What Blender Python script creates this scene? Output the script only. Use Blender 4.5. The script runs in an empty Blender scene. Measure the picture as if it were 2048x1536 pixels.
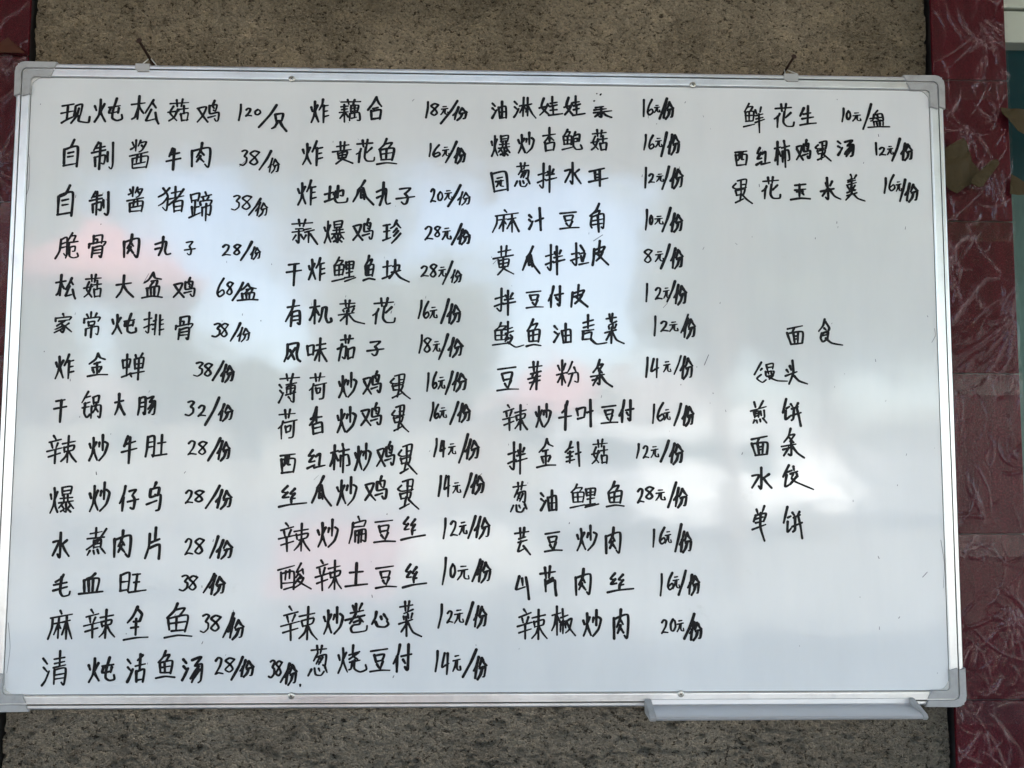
import bpy, bmesh, math, random
import numpy as np
from mathutils import Matrix, Vector
R = math.radians
rng = random.Random(7)
C = bpy.context.scene.collection
scene = bpy.context.scene

# ---------------------------------------------------------------- camera
cam_d = bpy.data.cameras.new('camera')
cam = bpy.data.objects.new('camera', cam_d)
C.objects.link(cam)
scene.camera = cam
cam_d.sensor_width = 36.0
cam_d.lens = 30.0
cam_d.clip_start = 0.02
cam_d.clip_end = 500.0
cam.matrix_world = (Matrix.Translation((0.00383, -1.07468, -0.08541)) @ Matrix.Rotation(-0.02794309, 4, 'Z')
                    @ Matrix.Rotation(math.pi / 2 + 0.07486547, 4, 'X') @ Matrix.Rotation(0.00312951, 4, 'Z'))

# ---------------------------------------------------------------- world, sun, exposure
SUN_EL, SUN_AZ = R(52), R(20)          # sun stands behind the building, a little to the right
world = bpy.data.worlds.new('World')
scene.world = world
world.use_nodes = True
wn = world.node_tree
wn.nodes.clear()
sky = wn.nodes.new('ShaderNodeTexSky')
sky.sky_type = 'NISHITA'
sky.sun_disc = False
sky.sun_elevation = SUN_EL
sky.sun_rotation = SUN_AZ
sky.air_density = 1.0
sky.dust_density = 3.0
sky.ozone_density = 1.0
bg = wn.nodes.new('ShaderNodeBackground')
bg.inputs['Strength'].default_value = 0.15
wo = wn.nodes.new('ShaderNodeOutputWorld')
wn.links.new(sky.outputs[0], bg.inputs[0])
wn.links.new(bg.outputs[0], wo.inputs[0])
sun_d = bpy.data.lights.new('sun', 'SUN')
sun_d.energy = 4.0
sun_d.angle = R(0.5)
sun_d.color = (1.0, 0.95, 0.87)
sun = bpy.data.objects.new('sun', sun_d)
C.objects.link(sun)
sv = Vector((math.sin(SUN_AZ) * math.cos(SUN_EL), math.cos(SUN_AZ) * math.cos(SUN_EL), math.sin(SUN_EL)))
sun.rotation_euler = sv.to_track_quat('Z', 'Y').to_euler()
sun.location = (2, 6, 8)
scene.view_settings.view_transform = 'Standard'
scene.view_settings.look = 'None'
scene.view_settings.exposure = 3.13
scene.view_settings.gamma = 1.0

GROUND = -1.55                          # the board's centre is the origin, 1.55 m above the ground
mm = 0.001

# every written character as pen strokes in a 0-100 box; rows: character and its box on the board in tenths of a millimetre
GLYPHS = '''
HUO|8,30 20,48;75,20 52,45 50,52;46,2 48,30 38,68 10,100;48,52 62,72 84,96
CAO|0,60 100,40;35,5 40,95;68,0 60,95
RENP|70,0 50,35 5,70;45,45 42,100
NIAO|55,0 40,22;15,25 75,18 68,48 50,45;42,28 52,36;18,25 20,62 92,56 88,94 72,98 62,88;5,82 64,72
YOU|5,15 80,5 55,55 5,98;15,25 55,65 95,98
MU|5,30 95,22;50,0 48,100;45,32 30,60 5,82;55,35 95,62
YUE|20,5 16,60 0,100;22,5 95,0 92,96 74,88;22,32 88,26;20,56 88,52
SHUI|0,0 50,18;5,34 50,48;0,100 35,80 85,45
WANG|5,8 92,0;12,48 86,38;50,6 48,88;0,98 100,80
TU|8,34 92,24;50,0 48,84;0,98 100,80
YUP|50,0 35,18 10,34;38,14 80,12 60,30;15,36 20,74;15,36 88,32 82,72;50,36 50,72;18,54 84,50;20,73 82,70;0,98 96,86
LI|10,10 14,48;10,10 90,4 84,44;14,28 86,24;14,46 84,42;50,8 48,90;16,68 84,60;0,98 100,88
XIN|42,0 56,12;12,26 88,14;30,30 38,46;70,26 58,44;0,58 98,44;12,78 88,64;50,52 52,100
SHU|8,28 88,18;20,42 26,58;20,42 80,34 76,50 28,58;50,0 48,98;46,60 32,78 8,94;54,58 74,78 100,96
现|5,18 45,8;24,16 22,80;2,52 42,40;5,96 22,82 42,68;48,62 50,28 52,18 74,10 68,60;62,28 55,62 38,96;64,62 64,86 78,92 98,90 100,66
炖|@HUO 0 5 50 100;52,38 92,30;58,40 54,62 84,56;87,40 84,60;78,0 66,50 66,82 80,92 98,86 96,70
松|0,32 48,24;28,0 24,85;26,35 14,75 2,85;28,38 44,60;78,10 66,35 50,60;74,24 86,40;70,48 55,80 52,90 82,84;86,62 92,86 100,100
菇|@CAO 10 0 98 32;28,32 14,62 45,95;45,45 30,80 5,98;0,60 50,52;55,45 100,40;76,28 76,64;60,66 66,98;60,68 96,62 94,96;66,96 98,92
鸡|@YOU 0 25 50 100;@NIAO 45 0 100 95
只|20,5 28,45;20,6 72,0 66,40;28,44 66,40;36,52 20,75 0,85;55,48 70,72 100,100
自|75,0 50,28 8,40;12,38 14,92;20,32 95,24 92,100;36,50 72,45;36,66 70,62;8,98 88,90
制|28,0 8,28;18,22 58,14;0,40 62,28;36,2 34,100;14,55 16,88;14,56 58,46 56,80 46,76;70,35 72,70;92,0 94,80 88,100 78,92
酱|18,10 26,22;10,32 32,24;36,2 34,38;60,2 48,22;56,12 88,8 70,36 54,42;66,20 74,28;5,56 98,42;20,66 22,98;20,66 95,56 90,96;44,54 40,78;66,52 66,76;30,82 86,74;24,97 90,92
牛|38,0 15,36;25,30 90,20;0,60 100,46;52,5 48,100
肉|6,30 8,94;8,32 94,18 90,92 72,84;54,0 48,28 28,56;46,32 64,48;48,52 30,76;46,60 66,76
份|38,0 24,36 0,62;24,38 12,94;64,6 44,44;70,12 84,28 100,38;50,52 92,44 86,86 74,90;66,50 54,78 30,100
猪|42,5 20,28 0,40;18,8 36,38 32,95 18,82;34,42 18,64 0,75;52,24 88,16;66,0 66,40;45,46 100,34;98,8 75,42 42,70;62,60 64,98;62,60 94,54 92,96;64,78 90,74;64,96 92,92
蹄|5,10 10,36;5,12 42,6 38,32;10,34 38,30;25,34 25,80;25,56 44,52;10,55 12,84;0,92 48,76;72,0 76,10;52,18 98,10;62,22 66,32;86,18 80,30;50,46 50,36 98,30 92,44;58,56 58,84;58,56 96,48 94,82 84,78;77,42 76,100
脆|22,25 18,70 0,100;24,25 48,20 46,88 36,80;24,42 44,38;22,60 44,56;72,0 50,35;66,14 88,12 80,30;56,40 98,34;60,42 54,75 46,96;66,56 86,52 84,70 74,72;64,56 64,90 82,98 100,92 98,80
骨|30,8 30,40;30,8 80,2 76,36;30,24 52,22 50,38;8,42 4,58;8,44 98,32 90,48;30,58 24,98;30,58 80,50 76,98 66,92;30,70 76,64;30,82 74,78
丸|0,40 68,26 64,75 76,94 100,90;50,0 44,55 24,100;2,66 32,58
子|18,8 76,0 46,36;46,36 62,60 56,92 42,100 28,88;0,66 100,52
大|0,42 85,32;42,0 40,40 25,75 2,100;42,44 65,70 100,98
盆|50,0 28,28 8,40;52,4 62,20 92,26;42,32 70,28 66,46;50,34 36,54;22,60 26,90;22,60 80,52 76,88;40,58 42,88;58,56 58,86;0,99 50,92 100,95
家|50,0 56,10;12,36 10,22;12,24 92,14 84,30;30,38 80,30;60,36 20,62;44,50 58,70 52,96 40,88;52,62 15,80;54,74 8,98;82,48 60,64;62,62 100,94
常|50,0 50,20;22,10 32,22;80,4 68,20;8,42 10,26;10,28 96,20 88,36;34,40 36,54;34,40 68,36 66,50;36,54 66,50;20,66 20,92;20,66 88,58 86,90 76,86;52,54 50,100
排|0,32 38,24;24,0 22,92 8,84;0,68 40,52;60,8 54,98;46,38 58,34;44,56 56,52;42,76 54,72;80,10 78,100;80,36 96,32;80,56 98,52;80,78 100,74
炸|@HUO 0 8 52 100;72,0 64,22 50,45;66,30 98,24;74,28 72,100;74,52 96,48;74,76 100,70
金|50,0 38,25 8,46;52,4 62,18 86,26;32,46 62,40;22,64 70,58;46,44 46,92;26,70 32,84;68,64 58,80;0,100 50,93 100,92
蝉|5,28 10,58;5,30 38,22 34,52;10,56 34,52;22,5 22,86;2,92 24,86 42,78;36,80 44,92;58,6 64,18;90,0 80,16;58,24 60,60;58,24 94,18 90,56;60,42 90,38;60,58 90,54;46,78 100,68;75,22 74,100
干|15,10 85,4;0,44 100,34;54,8 50,100
锅|30,0 0,42;22,22 44,18;8,44 40,40;4,62 40,58;18,44 14,80 28,98 44,84;58,22 60,46;58,22 88,16 84,42;60,44 84,40;50,56 50,100;50,56 98,50 96,96 86,92;74,44 66,66 56,80;72,62 86,76
肠|@YUE 0 10 42 100;56,14 88,4 66,34 98,28 94,92 82,98;84,36 58,70;92,46 66,88
辣|@XIN 0 0 52 100;@SHU 46 2 100 100
炒|@HUO 0 10 52 100;70,0 70,58;56,30 52,46;84,26 98,36 84,74 56,100
肚|@YUE 0 5 42 100;58,38 94,32;76,0 74,88;46,96 100,88
爆|@HUO 0 5 42 100;52,8 54,34;52,8 90,2 86,30;54,20 86,16;54,32 86,28;46,46 96,40;62,36 62,58;78,34 78,56;40,62 100,54;60,60 42,82;78,58 100,82;70,62 70,98 60,92;56,74 62,82;86,72 78,80;50,94 66,84;90,94 76,82
仔|@RENP 0 0 45 100;52,20 88,14 70,38;70,38 82,55 76,92 60,88;44,62 100,52
乌|58,0 44,20;22,24 82,18 74,46 58,42;24,26 22,52 94,44 88,94 66,100;0,78 70,64
水|52,0 50,98 38,86;5,38 40,34 5,92;88,30 58,50;60,48 78,72 100,95
煮|52,0 50,36;22,24 80,16;5,42 92,34;100,4 60,48 5,80;40,48 40,74;40,48 76,42 74,70;42,60 74,56;42,72 74,68;22,84 10,100;40,84 44,96;60,82 66,94;80,78 98,94
片|26,20 22,60 0,98;68,0 64,40;28,48 90,36;30,66 92,56 90,100
毛|56,0 44,16 12,32;5,48 78,36;0,72 80,54;46,12 40,75 58,98 92,92 98,76
血|66,0 50,16 30,26;18,34 22,86;20,34 82,26 76,86;40,34 42,84;58,32 58,84;0,98 100,86
旺|8,15 8,90;8,15 38,2 36,92;10,48 36,44;8,90 36,84;50,12 78,8;54,48 74,44;66,10 62,90;38,98 100,86
麻|46,0 54,10;10,26 98,12;16,26 16,60 0,100;24,46 54,40;42,24 40,96;40,48 24,84;42,48 52,62;58,42 90,34;74,20 74,98;72,46 56,84;78,44 100,98
全|54,0 34,28 14,48;54,6 72,22 64,44;36,46 62,44;30,64 60,60;48,36 46,84;0,99 50,93 100,92
鱼|46,0 34,22 10,42;38,20 72,14 52,38;14,44 20,78;14,44 84,36 76,82;44,40 44,76;20,60 76,54;24,80 74,78;0,99 50,92 100,96
清|@SHUI 0 22 34 100;48,24 92,18;50,36 90,30;44,48 96,40;74,0 70,42;50,56 48,98;50,56 94,50 92,98 80,92;52,70 90,66;52,82 90,78
活|@SHUI 0 18 36 100;84,4 56,22;44,42 100,34;74,0 70,56;50,62 54,98;52,62 96,54 90,98;54,94 90,90
汤|@SHUI 0 10 34 90;46,12 94,2 62,36 100,28 96,88 82,98;82,38 48,74 42,84;92,50 60,84 52,98
藕|@CAO 5 0 100 22;5,34 38,30;8,46 36,42;0,60 42,54;22,26 22,100;20,60 2,84;24,60 40,78;54,28 56,54;54,28 90,24 86,50;56,40 88,36;56,52 86,48;50,64 50,92;50,64 92,58 98,90 86,92;72,26 70,80;60,82 82,76
合|60,0 36,28 0,56;62,4 78,26 100,42;32,50 72,44;22,62 28,98;24,64 92,58 86,96;28,98 88,92
元|28,4 72,0;5,34 90,24;40,34 30,66 2,98;58,30 54,74 66,90 98,92 92,70
黄|22,22 80,14;38,2 40,36;62,0 58,36;0,46 92,34;26,52 30,76;28,54 72,46 68,72;30,64 70,58;30,76 66,72;48,42 46,72;58,72 20,100;40,74 64,84 100,96
花|@CAO 5 0 85 32;24,42 18,56 0,66;16,56 12,100;80,36 55,58;50,34 44,78 58,96 90,96 96,80
地|0,52 38,40;22,10 18,84;0,96 40,76;40,52 80,28 80,60 68,58;58,6 56,68;46,36 42,80 56,98 94,94 98,74
瓜|58,0 40,25 22,40;26,40 18,62 0,88;40,38 36,72 52,66;50,60 54,76;48,32 62,66 100,100
蒜|@CAO 0 0 80 30;14,42 44,38;5,54 50,48;28,50 28,100 18,90;16,66 5,84;36,64 44,78;50,42 78,36;52,54 88,46;66,50 66,96;58,66 48,84;72,60 100,100
珍|@WANG 0 18 42 90;74,0 58,24 42,34;72,10 86,26 96,32;74,34 56,52;82,48 60,70;96,58 72,82 48,100
鲤|@YUP 0 0 54 100;@LI 54 12 92 86;54,96 100,82
块|@TU 0 8 36 88;38,32 62,26 58,50;34,58 66,48;46,2 44,50 26,84;46,52 66,80 100,100
有|10,28 94,20;54,0 42,35 0,82;42,48 34,100;42,48 92,42 98,94 82,90;42,62 88,58;42,80 88,76
机|@MU 0 0 46 100;58,32 52,70 44,92;58,32 76,28 72,70 82,94 98,88 96,76
菜|@CAO 5 0 60 28;60,24 20,36;18,42 22,50;38,36 40,48;58,34 52,48;0,64 60,52;34,44 34,98;30,62 8,86;40,60 62,86 100,98
风|20,10 18,60 0,100;20,10 82,0 76,55 82,86 100,98;66,28 22,86;34,38 62,86
味|0,34 6,72;0,34 32,28 30,68;6,70 30,66;46,28 92,20;38,52 98,42;64,0 60,96;58,50 38,92;66,52 100,96
茄|@CAO 20 0 90 32;0,56 50,46 44,94 30,88;26,36 20,62 8,100;60,56 62,94;60,56 98,48 90,88;62,94 90,86
薄|@CAO 0 0 100 24;@SHUI 0 38 26 100;34,38 86,30;38,46 38,66;38,46 78,40 78,62;38,54 78,48;58,24 58,70;34,74 84,64;74,60 74,98 58,92;46,80 54,88
荷|@CAO 5 0 92 30;24,40 18,54 0,64;18,56 20,100;32,46 100,36;86,42 82,92 60,98;40,58 44,76;40,60 66,54 64,72;44,78 64,74
香|48,0 26,34;5,44 46,30;50,6 50,60;46,40 0,66;56,36 92,34;22,66 28,100;22,66 90,58 98,92;36,78 84,72;28,100 92,92
蛋|26,8 72,0 66,38;46,6 46,64;46,24 66,22;18,20 2,34 20,40 70,34;14,48 20,66;14,50 62,42 58,62;20,66 58,62;44,62 36,92;14,98 56,82;54,68 74,84 100,100
西|2,12 98,2;8,30 16,96;10,32 94,26 88,92;40,12 34,50 24,62;58,12 54,54 70,56;16,97 90,90
红|28,0 8,32 34,28;34,28 8,62 40,56;0,96 40,78;46,34 70,22 66,78;38,92 100,80
柿|@MU 0 6 42 90;62,0 66,14;48,28 98,20;54,42 52,80;52,42 90,36 98,70 86,74;68,18 68,100
丝|30,0 12,28 30,32;30,30 14,54 34,52;58,10 42,34 58,36;58,34 44,60 60,58;46,62 46,78;0,100 40,88 100,80
扁|50,0 58,12;22,24 94,12 86,34;22,24 24,42;26,40 84,36;20,26 16,60 0,98;36,54 34,94;34,56 92,48 96,92 80,88;54,52 52,98;72,50 68,94;36,72 92,64
豆|2,10 86,0;22,28 30,56;22,28 68,22 62,48;30,52 64,46;34,66 44,80;64,54 52,84;0,99 50,92 100,92
酸|0,24 50,8;8,36 10,92;8,38 46,30 46,94;22,28 20,60;34,26 34,56;12,74 44,68;16,98 46,88;68,0 54,32 70,26;70,22 74,38;58,38 52,52;66,40 74,50;66,46 50,74;58,60 76,52 66,76 50,90;58,66 76,80 100,96
土|18,38 80,34;50,0 46,84;0,96 50,90 100,86
卷|30,6 38,22;74,0 62,20;20,34 82,24;0,60 90,42;48,0 46,34 20,68;56,44 80,62;36,64 66,58 62,72 36,76 24,86 34,100 92,96 100,78
心|26,6 20,40 0,78;22,66 36,92 76,96 98,80 88,60;54,36 58,50;70,20 92,52
葱|@CAO 14 0 90 26;44,26 24,50;40,38 88,30 84,66 74,64;56,38 40,60;72,38 54,62;46,52 62,54;16,78 0,98;32,76 38,96 66,98 80,86;52,76 58,84;84,72 96,88
烧|@HUO 0 10 42 100;40,34 76,22;54,0 54,36 70,50;72,26 42,50;38,60 74,52;50,58 46,82 40,88;58,54 58,86 78,96 98,88 96,72
付|@RENP 0 0 52 100;46,44 100,36;80,0 78,92 64,84;54,56 64,68
油|@SHUI 0 12 36 96;44,36 52,98;46,36 92,28 96,94;68,0 68,90;50,62 92,58;54,96 94,92
淋|@SHUI 0 20 26 98;26,42 58,34;44,0 40,92;42,44 28,76;46,44 54,56;56,40 82,32;64,0 64,90;62,44 54,70;68,44 84,78 100,100
娃|20,8 10,52 40,92;36,38 22,70 2,96;0,58 42,46;46,34 74,28;56,0 56,44;44,50 76,42;46,70 74,64;58,46 60,90;40,98 100,88
杏|0,36 98,28;54,0 52,56;50,38 12,62;58,40 88,52;20,66 24,98;20,68 90,62 86,94;24,98 86,94
鲍|@YUP 0 4 52 100;64,16 52,46;60,34 84,26 82,58 74,58;60,48 72,46 70,60 60,62;58,48 56,80 72,96 98,92 94,76
园|0,10 18,98;2,14 86,4 100,88;34,34 66,28;28,50 76,44;44,50 38,66 30,74;58,46 56,68 74,72;18,96 96,84
拌|2,38 42,30;30,0 28,84 10,76;0,66 40,54;52,26 56,34;84,18 76,30;46,42 88,36;42,60 100,50;62,6 62,100
耳|2,20 80,0;30,18 32,66;32,36 58,32;32,54 58,50;56,10 58,100;0,78 100,54
汁|@SHUI 0 32 32 96;44,60 100,46;74,0 84,100
角|66,0 44,24 4,44;30,32 68,24 56,42;14,46 8,76 14,86;16,48 94,38 92,88 78,84;24,62 88,54;24,76 88,70;54,44 60,100
拉|6,48 46,40;32,0 32,96 10,82;0,76 46,62;58,10 76,34;50,46 80,40;56,54 60,76;80,46 68,78;48,92 100,84
皮|10,34 6,70 0,100;14,36 76,22 66,40;46,0 40,50;18,52 62,42 46,66 22,82;30,54 62,76 100,98
鲮|@YUP 0 4 54 94;44,28 64,20;50,0 50,44;40,46 66,36;46,54 40,66;56,50 64,58;52,62 40,76;46,70 64,62 52,84;50,80 74,98 100,92
麦|2,30 44,20;4,44 46,34;22,0 22,44;0,56 44,48;4,58 2,84;8,66 36,60 34,82;8,84 38,80;36,84 60,98 98,94
芽|@CAO 5 0 100 34;20,44 94,34;34,44 30,56;0,62 92,50;10,76 84,66;64,36 60,98;56,52 12,100
粉|6,22 14,38;38,12 30,36;0,56 46,46;24,0 22,94;22,54 6,84;26,56 40,88;72,4 60,30 48,48;78,26 88,46;54,52 94,46 96,82 82,80;74,50 64,78 54,100
条|42,0 32,26 12,46;36,22 58,18 38,42;36,30 54,46;0,60 64,52;6,72 50,62;42,40 40,90 30,86;32,64 10,92;48,58 70,82 100,98
千|70,0 56,24 26,38;0,58 100,50;58,14 54,100
叶|0,32 8,58;0,34 52,26 46,62;8,70 48,64;66,46 100,40;84,0 86,100
针|36,0 22,26 0,44;28,26 50,22;14,48 50,42;6,64 44,58;30,42 28,88;8,84 60,76;70,52 100,44;80,4 88,100
芸|@CAO 0 0 88 36;24,42 68,34;18,54 74,46;38,50 20,88 60,78;54,68 100,100
山|26,0 4,44 4,58 70,46;50,8 54,38;78,4 90,50 100,100
芹|@CAO 0 0 88 40;76,38 36,52;32,46 34,86;38,60 86,48 92,76 98,100
椒|@MU 0 0 40 95;38,36 68,28;46,8 48,48;34,52 62,46;48,48 46,90;38,62 36,84;56,58 60,72;62,48 84,40 72,76 58,88;64,52 78,76 100,98
鲜|@YUP 0 0 54 84;58,22 64,34;88,14 80,30;58,40 92,34;58,54 92,48;54,66 100,56;76,36 78,100
生|28,10 4,50;26,42 72,34;14,66 84,56;56,0 50,90;0,100 50,92 100,88
盘|48,0 36,16;28,24 22,56 12,62;28,26 66,18 72,56 58,54;12,48 72,38;44,28 50,36;44,46 50,54;26,66 28,88;26,66 68,62 70,86;40,66 44,88;56,64 56,86;0,99 50,94 100,92
玉|22,8 76,2;20,42 76,34;46,6 44,76;30,52 64,46;0,98 50,90 98,92;60,58 66,68
米|26,24 32,38;62,16 50,36;0,62 66,50;34,0 38,96 26,90;32,54 10,82;44,52 68,82 100,96
羹|32,0 38,8;60,0 52,10;16,20 52,12;18,28 56,20;8,38 58,28;36,12 36,34;14,46 20,54;52,40 44,50;34,38 20,60;32,44 50,60;12,66 58,56;36,54 36,70;6,78 60,66;36,72 4,98;44,72 64,88 100,98
面|4,18 98,2;44,14 30,40;2,40 24,98;6,42 96,34 94,90;40,42 46,90;70,38 66,88;42,56 68,52;44,72 66,68;24,99 94,92
食|28,0 20,24 0,46;32,8 48,32 38,50;26,34 34,40;14,52 10,72 18,84 40,72;14,54 42,46 38,68;18,64 38,58;30,72 56,90 100,98
馒|22,0 0,60;22,30 18,38;20,60 8,80 24,98 36,86;38,12 40,34;38,12 58,6 56,32;40,24 58,20;34,44 36,62;34,46 60,40 58,60;42,44 44,58;52,42 52,58;38,66 58,62 46,80;44,72 70,92 100,94
头|20,24 26,40;6,40 14,50;0,66 54,48;34,0 36,50 16,98;40,66 62,86 100,98
煎|26,8 34,28;82,0 58,32;5,46 98,26;24,48 30,72;24,50 52,44 52,70;28,58 50,54;30,68 50,64;64,46 66,62;82,42 84,70 70,74;24,84 18,96;40,84 42,94;58,80 62,90;78,76 98,94
饼|22,0 0,50;22,34 38,28;18,46 16,78 38,66;46,20 56,28;84,16 74,28;50,36 84,28;44,62 100,50;62,34 58,70 48,78;78,30 88,64 98,100
饺|18,0 0,44;14,28 30,22;14,40 8,86 28,72;36,6 38,20;24,34 50,24;34,36 28,50;44,34 48,44;46,46 24,76;28,54 44,68 100,96
单|28,10 38,22;80,0 66,18;22,28 10,44;22,28 94,22 78,44;26,38 74,32;26,50 70,44;0,68 90,54;56,20 54,60 78,100
菜残|10,12 56,0;5,34 72,22;0,60 100,40;42,14 44,98 34,92;40,52 8,92;50,52 70,82 100,98
1|65,0 62,40 35,100
2|8,20 40,2 78,12 62,50 4,96;12,92 45,88 100,92
3|22,8 55,0 80,10 50,38 74,50 72,78 35,98 0,92
4|42,0 5,66 50,58;80,2 78,40 72,100;50,58 100,48
6|78,0 35,38 14,78 40,98 88,80 72,60 22,78
8|90,10 50,0 14,20 56,48 78,78 48,98 14,82 44,52 92,10
0|50,2 12,38 18,88 54,98 92,60 78,12 44,4
/|98,0 62,44 2,100
.|50,0 40,100
'''
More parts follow.
